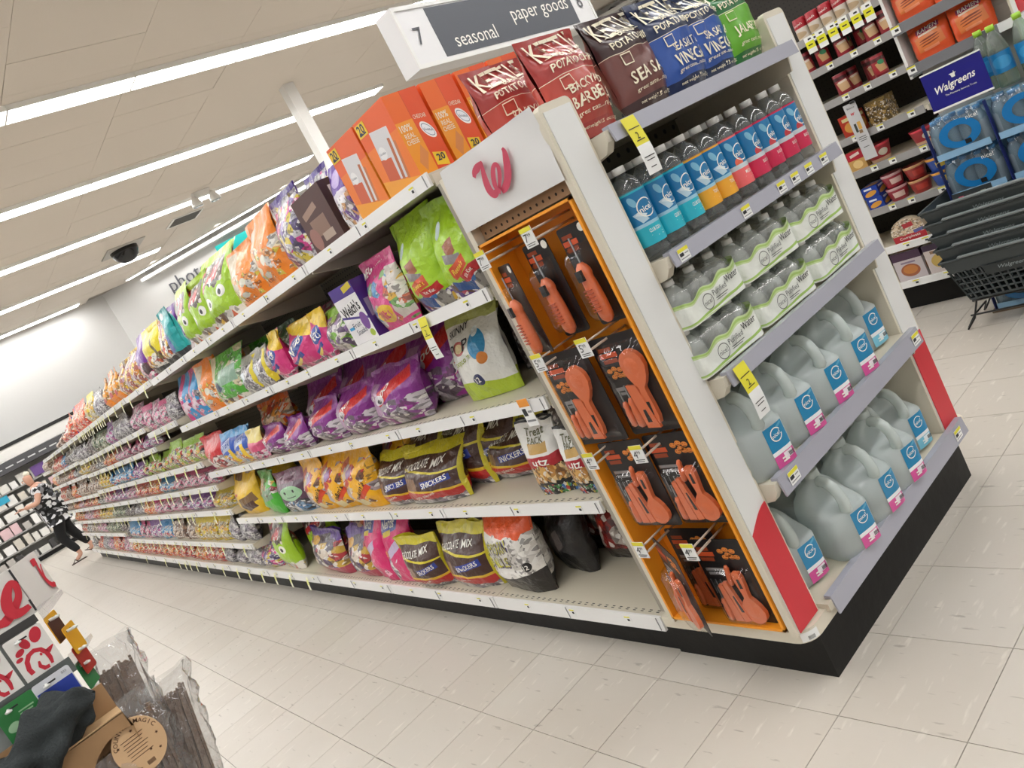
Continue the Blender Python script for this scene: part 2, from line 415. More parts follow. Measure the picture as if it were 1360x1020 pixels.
# lights: one fixture after another in long rows
LGT = M('lit_diffuser', 'fafaf9', .5, emit=LIGHT_STRENGTH); FRM = M('fixture_white', 'f2f1ee', .4)
fr = MB(); 
for a in ((-.606, .606, -.165, -.15), (-.606, .606, .15, .165), (-.609, -.6, -.165, .165), (.6, .609, -.165, .165)): fr.box(*a, -.05, 0)
fme = fr.mesh('fixture_frame', FRM); lme = MB().box(-.6, .6, -.15, .15, -.042, -.005).mesh('diffuser', LGT)
ORDX = ['first', 'second', 'third', 'fourth', 'fifth', 'sixth', 'seventh', 'eighth', 'ninth', 'tenth', 'eleventh', 'twelfth', 'thirteenth', 'fourteenth', 'fifteenth', 'sixteenth', 'seventeenth', 'eighteenth', 'nineteenth', 'twentieth'] + ['twenty-'+q for q in ('first', 'second', 'third', 'fourth', 'fifth', 'sixth', 'seventh', 'eighth', 'ninth')] + ['thirtieth'] + ['thirty-'+q for q in ('first', 'second', 'third', 'fourth', 'fifth')]
ROWX = ['first']+ORDX[1:9]
ROWS = ['nearest', 'second', 'third', 'fourth', 'fifth', 'sixth', 'seventh', 'eighth', 'ninth']
for ri, y in enumerate(LIGHT_Y):
    x1 = ENDX.get(y, 12); x = (0.74-.61) - 1.22*6; k = 0
    xs = []
    x = x1-.61 if y in ENDX else .13+1.22*9
    while x > -7.5: xs.append(x); x -= 1.22
    for k, x in enumerate(xs):
        t = thing('ceiling_light', 'lit ceiling strip, %s from the right end of the row %s from the back wall' % (ORDX[k], ROWX[8-ri]), 'ceiling light', (x, y, CEIL), 0, 'ceiling light row %d' % (ri+1))
        put('fixture_frame', fme, t); put('diffuser', lme, t)
# cove light along the slanting wall
for k in range(4):
    s = 1.0+.62+1.22*k
    p = D0+dv*s-dn*.42
    t = thing('ceiling_light', 'lit strip fixture close along the slanting white wall, %s from its left end' % ORDX[k], 'ceiling light', (p.x, p.y, CEIL), -PI/4, 'cove lights at the slanting wall')
    o = put('fixture_frame', fme, t); o2 = put('diffuser', lme, t); o.scale = o2.scale = (1, .5, 1)

# column, dome, spots, vent
tag(MB().box(4.36, 4.52, 8.3, 8.46, 0, CEIL).build('column', WHITE), 'slim white square column rising behind the candy shelves', 'column')
t = thing('dome_camera', 'black half dome hanging from a white ceiling plate', 'camera', (3.27, 14.4, CEIL))
MB().box(-.36, .36, -.36, .36, -.02, 0).build('plate', M('grey_plate', 'b5b1aa', .5), t)
MB().lathe([(.02, -.27), (.12, -.25), (.2, -.19), (.25, -.1), (.26, -.02)], 20).build('dome', M('black_gloss', '1b1b1d', .15), t)
t = thing('emergency_light', 'twin white spot lamps hanging below the ceiling near the column', 'spotlight', (4.25, 12.25, CEIL))
MB().box(-.16, .16, -.05, .05, -.1, 0).build('housing', WHITE, t)
for s in (-1, 1):
    l = MB().lathe([(.03, -.06), (.07, -.13), (.095, -.2), (.1, -.24)], 14, c=(s*.17, -.03, 0)).build('lamp_head', WHITE, t)
    MB().lathe([(.01, -.247), (.09, -.243)], 14, c=(s*.17, -.03, 0)).build('lens', M('lens_glass', 'b9bec2', .1), l)
t = thing('air_vent', 'tilted ceiling vent with dark louvres', 'vent', (4.39, 13.87, CEIL))
MB().box(-.32, .32, -.3, .3, -.015, 0).build('frame', WHITE, t)
for k in range(8): MB().box(-.27, .27, -.26+k*.066, -.225+k*.066, -.022, -.014).build('slat', M('louvre', '5d5a55', .6), t)

# far cosmetics wall
HDRB = M('charcoal_band', '4c4c50', .5)
t = thing('cosmetics_wall_unit', 'pale wall shelving with charcoal header band far left behind shopper', 'shelving', (0, 0, 0))
bx('back_panel', -6, 3.3, 18.4, 18.52, 0, 2.36, M('pale_grey_panel', 'b9b8b3', .6), t)
bx('header_panel', -6, 3.3, 17.9, 18.4, 2.12, 2.36, WHITE, t); bx('header_trim', -6, 3.3, 17.88, 18.4, 2.36, 2.43, M('black_trim', '161616', .5), t)
hb = bx('header_band', -6, 3.3, 17.86, 18.4, 1.9, 2.11, HDRB, t)
mb = MB()
for k in range(9): mb.box(-.9+k*.22, -.9+k*.22+.15, 17.852, 17.86, 1.985, 2.01)
mb.build('header_print', M('pale_print', 'c9c9cc', .5), hb)
SHZ = [.12, .42, .72, 1.0, 1.28, 1.56]
for z in SHZ: bx('shelf', -6, 3.3, 18.0, 18.4, z-.03, z, M('grey_shelf', '9b9a97', .5), t)
bx('kick_plate', -6, 3.3, 18.03, 18.4, 0, .09, BLACK, t)
pal = ['e4e2de', 'd8d6d0', 'cfc8bd', 'eceae8', 'b7b2ad', '8a8580', '3f3d3e', 'd9b9bd']
bme = [MB().box(-.5, .5, -.05, .05, 0, 1).mesh('carton', M('carton_%d' % i, c, .5)) for i, c in enumerate(pal)]
for zi, z in enumerate(SHZ):
    x = -2.2; cn_ = 0
    while x < 1.6:
        w = R.uniform(.1, .22); h = R.uniform(.13, .23)
        o = put('cosmetics_box', R.choice(bme[:5] if R.random() < .8 else bme), None, (x+w/2, 18.07, z)); o.scale = (w, 1, h)
        tag(o, 'small cosmetics carton on the far wall, %s shelf up, %s from the left' % (ORDX[zi], ORDX[cn_]), 'box', 'cosmetics cartons on the far wall'); cn_ += 1; x += w+R.uniform(.02, .07)
for (x, z, w, h, c, l) in ((.35, 1.58, .28, .22, '6a4a8c', 'purple box high on the far wall behind the shopper'), (-.46, 1.38, .2, .14, '2b9fc0', 'turquoise box high on the far wall left of the shopper')):
    o = bx('cosmetics_box', x, x+w, 17.99, 18.015, z, z+h, M('carton'+c, c, .5)); tag(o, l, 'box')
tag(MB().box(-.5, .5, -.02, .02, -.2, .2).build('hanging_board', M('teal_board', '12a8a4', .5), None, (5.95, 15.9, 3.97), -PI/4+.2), 'teal square board on the slanting wall behind the orange bags', 'sign')

# hanging aisle sign
def aisle_sign():
    hd = math.radians(8)
    t = thing('aisle_sign', 'white framed hanging sign numbered 7 over the candy shelves', 'sign')
    d = Vector((557.6-680, 0, 93-510)); 
    ray = fw*1+rt*((557.6-680)/1054)-up*((93-510)/1054); p = CAM+ray*SIGN_D
    t.location = p; t.rotation_euler = (0, 0, hd)
    w, h, dp = SIGN_W, SIGN_H, .12
    b = MB().box(0, w, 0, dp, 0, h).build('box', M('sign_white', 'e6e5e6', .4), t)
    f = MB()
    for a in ((0, w, 0, .022), (0, w, h-.022, h), (0, .02, .022, h-.022), (w-.02, w, .022, h-.022)): f.box(a[0], a[1], -.006, 0, a[2], a[3])
    f.build('frame', WHITE, t)
    pw = w*.745; px = w*.135
    pn = bx('text_panel', px, px+pw, -.003, 0, .03, h-.03, M('slate_panel', '55585f', .45), t)
    word(MB(), 'seasonal', lambda x, z: (px+pw*.225+x, -.005, h*.31+z), h=h*.235).build('lettering', PRW, pn)
    word(MB(), 'paper goods', lambda x, z: (px+pw*.735+x, -.005, h*.49+z), h=h*.335).build('lettering', PRW, pn)
    word(MB(), '7', lambda x, z: (w*.064+x, -.004, h*.5+z), h=h*.28).build('number', LETM, t)
    word(MB(), '8', lambda x, z: (w*.93+x, -.004, h*.5+z), h=h*.28).build('number', LETM, t)
    for x in (.25*w, .75*w): MB().tube([(x, dp/2, h), (x, dp/2, CEIL-p.z)], .004, 5).build('hanger_wire', FRM, t)
SIGN_D, SIGN_W, SIGN_H = 4.0, 1.75, .325
aisle_sign()
# ------------------------------------------------------------------ end display facing the camera
XL, XR, YF, YB = -.09, 1.005, -.02, .41
EC = thing('end_display', 'white end-of-aisle display rack with five lilac-railed shelves of water and chips', 'display rack')
bx('kick_plate', 0, .98, 0, .55, 0, .165, BLACK, EC)
dk = MB(); ol = []
cx, cy, r_ = -.075, -.038, .05
for k in range(7): a = PI+k*PI/12; ol.append((cx+r_+r_*math.cos(a), cy+r_+r_*math.sin(a)))
for k in range(7): a = 1.5*PI+k*PI/12; ol.append((1.04-r_+r_*math.cos(a), cy+r_+r_*math.sin(a)))
ol += [(1.04, .46), (-.075, .46)]
dk.prism(ol, .165, .2, 0, Matrix(((1, 0, 0, 0), (0, 0, 1, 0), (0, 1, 0, 0), (0, 0, 0, 1))))
deck = dk.build('base_deck', CREAM, EC)
st = MB().grid(lambda u, v: (cx+r_+(r_+.0012)*math.cos(PI*(1.14+.3*u)), cy+r_+(r_+.0012)*math.sin(PI*(1.14+.3*u)), .168+.026*v), 6, 1).build('barcode_label', TAGW, deck)
mb = MB()
for k in range(9): mb.grid(lambda u, v, k=k: (cx+r_+(r_+.002)*math.cos(PI*(1.25+.013*k+.006*u)), cy+r_+(r_+.002)*math.sin(PI*(1.25+.013*k+.006*u)), .171+.011*v), 1, 1)
mb.build('barcode', INK, deck)
def panel_holes(name, col, sx=.0254, hole='100e0c', axes='XZ'):
    if name in MATS: return MATS[name]
    m = bpy.data.materials.new(name); m.use_nodes = True; MATS[name] = m; nt = m.node_tree; N = nt.nodes; L = nt.links; b = N['Principled BSDF']
    tc = N.new('ShaderNodeTexCoord'); sp = N.new('ShaderNodeSeparateXYZ'); L.new(tc.outputs['Object'], sp.inputs[0]); ds = []
    for ax in axes:
        a = N.new('ShaderNodeMath'); a.operation = 'PINGPONG'; a.inputs[1].default_value = sx/2; L.new(sp.outputs[ax], a.inputs[0])
        c = N.new('ShaderNodeMath'); c.operation = 'POWER'; c.inputs[1].default_value = 2; L.new(a.outputs[0], c.inputs[0]); ds.append(c.outputs[0])
    s = N.new('ShaderNodeMath'); s.operation = 'ADD'; L.new(ds[0], s.inputs[0]); L.new(ds[1], s.inputs[1])
    lt = N.new('ShaderNodeMath'); lt.operation = 'LESS_THAN'; lt.inputs[1].default_value = (sx*.16)**2; L.new(s.outputs[0], lt.inputs[0])
    mx = N.new('ShaderNodeMix'); mx.data_type = 'RGBA'; mx.inputs[6].default_value = lin(col); mx.inputs[7].default_value = lin(hole)
    L.new(lt.outputs[0], mx.inputs[0]); L.new(mx.outputs[2], b.inputs['Base Color']); b.inputs['Roughness'].default_value = .6
    return m
bx('back_panel', .02, .89, .385, .4, .2, 1.6, panel_holes('dark_pegboard', '55503f', .05), EC)
# side frames
def side_frame(x0, x1, outer):
    t = MB().box(x0, x1, YB-.02, YB, .2, 1.6).box(x0+.004, x1-.004, YF+.02, YB-.02, 1.57, 1.603)
    xi = x1 if outer < 0 else x0
    t.box(min(xi, xi+.012*outer), max(xi, xi+.012*outer), YF+.02, YB-.02, .2, 1.57)
    o = t.build('side_frame', CREAM, EC)
    f = MB(); r = .018   # rounded front post
    ol = [(x0, .2), (x1, .2), (x1, 1.608-r)] + [(x1-r+r*math.cos(a*PI/8), 1.608-r+r*math.sin(a*PI/8)) for a in range(1, 5)] + [(x0+r-r*math.sin(a*PI/8), 1.608-r+r*math.cos(a*PI/8)) for a in range(0, 5)]
    f.prism(ol, YF, YF+.02); fp = f.build('front_post', CREAM, o)
    ins = MB(); ol2 = [(x0+.01, .205), (x1-.01, .205), (x1-.01, 1.59), (x0+.01, 1.59)]; ins.prism(ol2, YF-.003, YF)
    ins.build('white_insert', M('post_white', 'e3e3e1', .3), o)
    rd = MB(); n = 9
    top = [(x0+.01+(x1-x0-.02)*i/n, .50+.025*math.sin(i/n*PI*.55-.3)*1.3) for i in range(n+1)]
    rd.prism([(x0+.01, .206)]+[(x1-.01, .206)]+list(reversed(top)), YF-.006, YF-.003)
    rd.build('red_insert', RED, o)
    return o
lf = side_frame(XL, .02, -1); rf = side_frame(.89, XR, 1)
# logo board over the tray on the left frame
bx('backing', XL+.03, XL+.035, 0.001, YB-.021, 1.41, 1.569, panel_holes('tan_pegboard', 'a58a6a', .025, axes='YZ'), lf)
sg = MB().quad([(XL-.004, .385, 1.62), (XL-.004, -.018, 1.612), (XL-.004, .006, 1.444), (XL-.004, .404, 1.45)])
sgn = MB().grid(lambda u, v: (XL-.004-.004*math.sin(u*9+v*3)*math.sin(v*PI)-.002*math.sin(u*23)*v, .404-.41*u+(-.018)*v*(1-u)-.0*u, 1.448+.168*v-.006*u*(1-v)), 22, 10).build('logo_board', M('glossy_white_film', 'e2e1e0', .12, coat=.8), lf)
def onw(y, z): return (XL-.014, .187+(y-.187)*1.08, 1.532+(z-1.532)*1.1)
lg = MB()
lg.ribbon([(.253, 1.553, 0.0050), (.243, 1.562, 0.0075), (.225, 1.567, 0.0088), (.203, 1.572, 0.0025)], 0, onw, (-.00012, 0, 0), 4)
lg.ribbon([(.206, 1.571, 0.0025), (.213, 1.557, 0.0063), (.221, 1.535, 0.0100), (.224, 1.513, 0.0112), (.216, 1.500, 0.0100), (.204, 1.500, 0.0075), (.192, 1.506, 0.0050)], 0, onw, (-.00012, 0, 0), 4)
lg.ribbon([(.195, 1.503, 0.0037), (.184, 1.512, 0.0050), (.170, 1.528, 0.0063), (.162, 1.543, 0.0063), (.166, 1.551, 0.0050), (.177, 1.547, 0.0063), (.188, 1.534, 0.0075), (.196, 1.518, 0.0075), (.197, 1.505, 0.0063), (.189, 1.496, 0.0063)], 0, onw, (-.00012, 0, 0), 4)
lg.ribbon([(.190, 1.496, 0.0063), (.174, 1.499, 0.0088), (.156, 1.509, 0.0100), (.140, 1.526, 0.0112), (.128, 1.546, 0.0100), (.121, 1.561, 0.0075), (.122, 1.571, 0.0037)], 0, onw, (-.00012, 0, 0), 4)
lg.build('logo', PKR, lf)
# shelves
SH = [.22, .575, .87, 1.185, 1.5]
def price_tag(parent, x, y, z, w=.034, h=.024, top='e0d83c', rx=0):
    m = MB().box(-w/2, w/2, -.0012, 0, -h/2, h/2).build('price_tag', TAGW, parent, (x, y, z))
    a = MB().box(-w/2, w/2, -.0016, -.0012, h*.22, h/2, 0); a.box(-w*.4, -w*.02, -.0016, -.0012, -h*.1, h*.12, 1); a.box(.1*w, .4*w, -.0016, -.0012, -.06*h, 0, 1); a.box(-w*.4, w*.4, -.0016, -.0012, -h*.3, -h*.24, 1)
    return m
def tag_mesh(w, h, hang=False):
    a = MB().box(-w/2, w/2, -.0012, 0, -h/2, h/2, 0)
    a.box(-w/2, w/2, -.0018, -.0012, h*.22, h/2, 1); a.box(-w*.42, -w*.05, -.0018, -.0012, -h*.12, h*.15, 2)
    a.box(.05*w, .42*w, -.0018, -.0012, -.02*h, .06*h, 3); a.box(-w*.42, w*.4, -.0018, -.0012, -h*.34, -h*.27, 3)
    return a.mesh('price_tag', [TAGW, TAGY, INK, M('grey_ink', '8f8f92', .6)])
TG = tag_mesh(.04, .03); TGS = tag_mesh(.045, .034)
def long_tag(w=.05, h=.14, split=.55):
    t = MB()
    fn = lambda u, v: (-w/2+w*u, -.012*math.sin((1-v)*2.2)-.004, -h*(1-v))
    t.grid(fn, 1, 10); n = 0
    t.m = [1 if i >= 10*(1-split) else 0 for i in range(10)]
    g = lambda x, z: (x, fn(0, 1+z/h)[1]-.0012, z)
    for zz, ww in ((-.03, .04), (-.06, .03), (-h*.72, .038), (-h*.78, .03), (-h*.9, .02)):
        k = len(t.v); t.v += [g(-ww/2, zz), g(ww/2, zz), g(ww/2, zz+.0022), g(-ww/2, zz+.0022)]; t.face((k, k+1, k+2, k+3), 2)
    word(t, '2', g, h=.016, at=(-.002, -.047), mi=2)
    return t.mesh('price_tag', [TAGW, TAGY, INK])
LT = long_tag()
for i, z in enumerate(SH):
    y1 = .385
    s = MB().box(.025, .885, -.05, y1, z-.028, z-.006)
    sh = s.build('shelf', SHELFM, EC)
    x0, x1 = (.035, .895) if i else (.045, .965)
    yf = -.07 if i else -.052; zt, zb = z, z-.036-(.012 if i < 2 else 0)
    rl = MB(); rl.prism([(yf, zt+.004), (yf-.006, zb), (yf-.001, zb), (yf+.004, zt-.004), (yf+.02, zt-.005), (yf+.02, zt+.004)], x0, x1, 0, Matrix(((0, 1, 0, 0), (1, 0, 0, 0), (0, 0, 1, 0), (0, 0, 0, 1))))
    rl.build('price_rail', RAILG, sh)
    for x in ((.872, .885),) if i else ():
        MB().prism([(-.05, z-.03), (-.045, z-.075), (.1, z-.095), (.385, z-.12), (.385, z-.03)], x[0], x[0]+.008, 0, Matrix(((0, 1, 0, 0), (1, 0, 0, 0), (0, 0, 1, 0), (0, 0, 0, 1)))).build('shelf_bracket', CREAM, sh)
    if i: MB().prism([(-.066, z-.004), (-.062, z-.03), (-.045, z-.052), (.02, z-.062), (.02, z-.004)], .021, .045, 0, Matrix(((0, 1, 0, 0), (1, 0, 0, 0), (0, 0, 1, 0), (0, 0, 0, 1)))).build('end_cap', CREAM, sh)
    tags = {0: [(.9, 0)], 1: [(.09, 0), (.86, 0)], 2: [], 3: [(.075, 0), (.36, 0), (.545, 0), (.62, 0), (.7, 0), (.79, 0)], 4: []}[i]
    for x, _ in tags: put('price_tag', TG if i > 1 else TGS, sh, (x, yf-.005, z-.018-(.004 if i < 2 else 0)))
    if i in (2, 4): put('price_tag', LT, sh, (.095 if i == 4 else .075, yf-.004, z+.002)).rotation_euler = (0, 0, 0)

# orange clip tray in the left frame
ORG = M('orange_card', 'f7a028', .45); ORD = M('orange_card_back', 'f09324', .5)
XT = XL+.094   # back of the tray
tr = thing('hanging_tray', 'deep orange cardboard tray of pumpkin carving kits set in side frame', 'display tray', (0, 0, 0))
bx('back', XT, XT+.003, .006, .388, .215, 1.405, ORD, tr)
bx('side_wall', XL-.004, XT, .381, .3885, .215, 1.405, ORG, tr); bx('side_wall', XL-.004, XT, .006, .014, .215, 1.405, ORG, tr)
bx('top_lip', XL-.004, XT, .006, .3885, 1.398, 1.405, ORG, tr); bx('bottom_lip', XL-.004, XT, .006, .3885, .215, .222, ORG, tr)
WIRE = M('hook_plastic', 'c9b8a8', .3)
HOOKS = [(.325, 1.345, '7'), (.125, 1.345, '7'), (.315, 1.045, '5'), (.13, 1.05, '5'), (.315, .745, '4'), (.13, .75, '4'), (.30, .463, '4'), (.125, .46, '4')]
for y, z, pr in HOOKS:
    h = MB().tube([(XT, y, z+.012), (XL-.045, y, z+.012)], .0035, 6).tube([(XT, y-.0, z+.034), (XL-.045, y, z+.034)], .003, 6).build('hook', WIRE, tr)
    g = MB().box(-.021, .021, -.002, 0, -.025, .025, 0).box(-.021, .021, -.0028, -.002, .014, .025, 1)
    word(g, pr, flat(-.003), h=.02, at=(-.008, .0), mi=2); word(g, '99', flat(-.003), h=.009, at=(.005, .005), mi=2)
    g.box(-.015, .016, -.003, -.002, -.016, -.0145, 2); g.box(-.013, .012, -.003, -.002, -.021, -.0195, 2)
    put('price_tag', g.mesh('price_tag', [TAGW, TAGY, INK]), h, (XL-.047, y+.015, z+.022), -PI/2)
# ------------------------------------------------------------------ pumpkin carving kits on the tray hooks
KCARD = M('kit_card', '1f1b1c', .4); KOR = M('pumpkin_orange', 'dc7043', .35, coat=.3); KTX = M('kit_print_orange', 'd4572c', .5); KGR = M('kit_print_grey', '8d8b8b', .5)
BLIST = clear('blister', 'ffffff', .12, .06, .3, 25)
PUMPK = M('printed_pumpkin', 'e08a3c', .5); STEEL = M('steel', 'b9bbc0', .3, metal=1); KBLK = M('switch_black', '17181a', .4)
def rrect(w, h, r=.008, x=0, z=0):
    out = []
    for cx_, cz_, a0 in ((w/2-r, -h/2+r, -PI/2), (w/2-r, h/2-r, 0), (-w/2+r, h/2-r, PI/2), (-w/2+r, -h/2+r, PI)):
        for k in range(4): a = a0+k*PI/6; out.append((x+cx_+r*math.cos(a), z+cz_+r*math.sin(a)))
    return out
def kit_base(name, label, w, h, group=None):
    t = thing(name, label, 'carving kit', (0, 0, 0), 0, group)
    MB().prism(rrect(w, h), -.001, .001).build('card', KCARD, t)
    return t
def printed(t, x, z, w, h, lines=True):
    m = MB()
    m.box(x-w/2, x+w/2, -.0018, -.001, z-h*.1, z+h*.16, 0); m.box(x-w*.42, x+w*.3, -.0018, -.001, z+h*.24, z+h*.45, 1); m.box(x-w*.42, x+w*.4, -.0018, -.001, z-h*.4, z-h*.18, 1)
    m.build('print', [KTX, M('kit_print_dark', '96401f', .5)], t)
def pumpkins(t, x, z, s=.011, n=7):
    m = MB()
    for k, (dx, dz) in enumerate([(-1.6, .9), (0, 1.3), (1.6, .9), (-.9, -.6), (.9, -.5), (.1, -.0), (2.2, -.6)][:n]):
        m.grid(lambda u, v, dx=dx, dz=dz: (x+(dx+.84*math.cos(2*PI*u)*v)*s, -.002, z+(dz+.62*math.sin(2*PI*u)*v)*s), 12, 1, 0)
        for ex in (-.35, .35): m.box(x+(dx+ex)*s-.0009, x+(dx+ex)*s+.0009, -.0026, -.002, z+(dz+.1)*s, z+(dz+.1)*s+.0018, 1)
        m.box(x+(dx-.4)*s, x+(dx+.4)*s, -.0026, -.002, z+(dz-.42)*s, z+(dz-.3)*s, 1)
    m.build('printed_pumpkins', [PUMPK, M('kit_print_dark')], t)
def spoon(mb, x, z0, z1, w, M4=None, bowl_up=True, y=-.012):
    """flat scoop: paddle bowl tapering into a handle with a slot"""
    h = z1-z0; o = []; f = lambda q: q if bowl_up else 1-q
    prof = [(0, .30), (.1, .42), (.25, .36), (.4, .26), (.47, .24), (.5, .27), (.55, .5), (.65, .8), (.78, 1), (.88, .92), (.95, .66), (1, .2)]
    pts = [(x+w/2*r, z0+h*f(q)) for q, r in prof]+[(x-w/2*r, z0+h*f(q)) for q, r in reversed(prof)]
    if not bowl_up: pts.reverse()
    mb.prism(pts, y-.006, y+.006, 0, M4)
    ring = lambda u, v: (x+w/2*.8*math.cos(2*PI*u)*v, y-.007-.004*(1-v*v)+.003, z0+h*f(.78)+h*.17*math.sin(2*PI*u)*v)
    mb.grid(ring, 14, 3, 0)
    mb.prism([(x-.1*w/2, z0+h*f(.12)), (x+.1*w/2, z0+h*f(.12)), (x+.12*w/2, z0+h*f(.3)), (x-.12*w/2, z0+h*f(.3))], y-.0072, y-.006, 1, M4)
def handle(mb, x, z0, z1, r, blade=0, M4=None, y=-.012):
    prof = [(r*.6, 0), (r, .08), (r, .55), (r*.75, .75), (r*.95, .85), (r*.5, 1)]; n = len(mb.v)
    mb.lathe([(a, z0+(z1-z0)*b) for a, b in prof], 8, 0, (x, y, 0))
    if M4 is not None:
        for i in range(n, len(mb.v)): mb.v[i] = tuple(M4 @ Vector(mb.v[i]))
    if blade: mb.box(x-.002, x+.002, y-.001, y+.001, z1, z1+blade, 2, M4)
def blister(t, w, h, x, z, d=.026):
    MB().grid(lambda u, v: (x+w*(u-.5), -.002-d*min(1, 6*u, 6*(1-u))**.5*min(1, 8*v, 8*(1-v))**.5, z+h*(v-.5)), 10, 12).build('blister', BLIST, t)
def saw_kit(label, group=None):
    t = kit_base('carving_kit', label, .095, .255)
    printed(t, -.018, .085, .05, .05); MB().lathe([(.0, 0), (.011, .0005)], 10, c=(0, 0, 0)).build('round_badge', PRW, t, (.036, -.0022, .112)).rotation_euler = (PI/2, 0, 0)
    b = MB(); sec = lambda q: .5+.5*math.sin(min(1, q*4)*PI/2)
    def sh(u, v):
        a = 2*PI*u; r = (.021 if v > .75 else .018+.003*math.sin(v*4))*(math.sin(min(1, (1-v)*5+.25, v*7+.3)*PI/2)); return (r*math.cos(a)+(.006*(1-v)), -.022+.8*r*math.sin(a), -.118+.155*v)
    b.grid(sh, 14, 16, 0, closed_u=True)
    k = len(b.v); hb = b.build('saw_handle', KOR, t)
    MB().box(-.008, .010, -.0445, -.036, -.005, .022).build('switch', KBLK, hb)
    rb = MB()
    for q in range(7): rb.box(-.012, .014, -.042, -.036, -.085+q*.009, -.0825+q*.009)
    rb.build('grip_ribs', M('orange_ribs', 'bd5531', .4), hb)
    MB().box(-.002, .003, -.02, -.018, .035, .1).build('saw_blade', STEEL, t)
    blister(t, .07, .2, 0, -.02, .046); return t
def scoop_kit(label):
    t = kit_base('carving_kit', label, .185, .272)
    printed(t, -.045, .085, .06, .05); pumpkins(t, -.048, .035, .011)
    m = MB(); m.box(-.075, -.02, -.0018, -.001, -.012, -.002).box(-.07, -.02, -.0018, -.001, -.024, -.016); m.build('print', KGR, t)
    b = MB(); r = Matrix.Rotation(math.radians(4), 4, 'Y')
    spoon(b, .028, -.105, .095, .078, r); 
    b.prism([(-.012, -.115), (.03, -.118), (.012, .0), (-.02, .005)], -.02, -.012, 0)
    b.prism([(-.002, -.1), (.012, -.1), (.008, -.065), (0, -.065)], -.021, -.0195, 1)
    b.build('scoop', [KOR, KBLK], t)
    b = MB(); handle(b, -.032, -.112, -.03, .011, .035); handle(b, -.058, -.108, -.038, .009, .03); b.build('saw', [KOR, KBLK, STEEL], t)
    blister(t, .15, .24, .0, -.005, .034); return t
def scooper_low(label):
    t = kit_base('carving_kit', label, .165, .262)
    printed(t, -.045, .085, .055, .05); pumpkins(t, .028, .085, .012)
    m = MB(); m.box(-.07, -.01, -.0018, -.001, .035, .043).box(-.065, -.015, -.0018, -.001, .022, .03); m.build('print', KGR, t)
    b = MB(); spoon(b, .035, -.115, .04, .07, None, False); b.build('scoop', [KOR, KBLK], t)
    b = MB(); handle(b, -.052, -.112, -.045, .01, .035); handle(b, .004, .0, .06, .008, 0, Matrix.Rotation(.15, 4, 'Y')); b.build('saw', [KOR, KBLK, STEEL], t)
    b = MB(); b.prism([(-.038, -.112), (-.012, -.112), (-.025, .0), (-.04, 0)], -.018, -.008, 0).prism([(-.008, -.112), (.014, -.108), (-.006, .012), (-.02, .01)], -.02, -.01, 0).prism([(-.002, -.08), (.006, -.08), (-.002, -.03), (-.006, -.03)], -.0212, -.02, 1); b.build('tool', [KOR, KBLK], t)
    for q in range(3): MB().box(-.062+q*.016, -.06+q*.016, -.012, -.010, -.03, .015).build('saw_blade', STEEL, t)
    blister(t, .145, .17, 0, -.04, .034); return t
def hang(t, y, z, x=XL-.012, roll=0, yaw=-PI/2, pitch=0):
    t.location = (x, y, z); t.rotation_euler = (pitch, roll, yaw)
MIDK = XL+.03
a = saw_kit("carded pumpkin saw with fat orange handle, right hook of the tray's top row"); hang(a, .085, 1.222, MIDK)
b_ = copy_tree(a, label='black carded pumpkin saw, middle of the three in the tray\'s top row'); hang(b_, .225, 1.222, MIDK)
b_ = copy_tree(a, label='pumpkin saw turned edge-on at the far left of the orange tray, top row'); hang(b_, .335, 1.205, MIDK-.03, 0, -PI/2-.35)
a = scoop_kit('pumpkin scoop kit with large orange spoon upright, left card of the second row'); hang(a, .295, .932, MIDK-.03)
b_ = copy_tree(a, label='pumpkin scoop kit with large orange spoon upright, right card of the second row'); hang(b_, .108, .932, MIDK-.01)
a = scooper_low('pumpkin tool set card with scoop pointing down, left card of the third row'); hang(a, .262, .657, MIDK-.02)
b_ = copy_tree(a, label='pumpkin tool set card with scoop pointing down, right card of the third row'); hang(b_, .1, .657, MIDK-.01)
b_ = copy_tree(a, label='pumpkin tool set card hanging askew in front, bottom left of the orange tray'); hang(b_, .265, .352, MIDK-.05, .12, -PI/2-.5)
b_ = copy_tree(a, label='pumpkin tool set card with scoop pointing down, bottom right of the orange tray'); hang(b_, .118, .343, MIDK-.01, -.02)
b_ = copy_tree(a, label='pumpkin tool set card half hidden behind the askew one in bottom row'); hang(b_, .235, .35, MIDK+.03, 0)

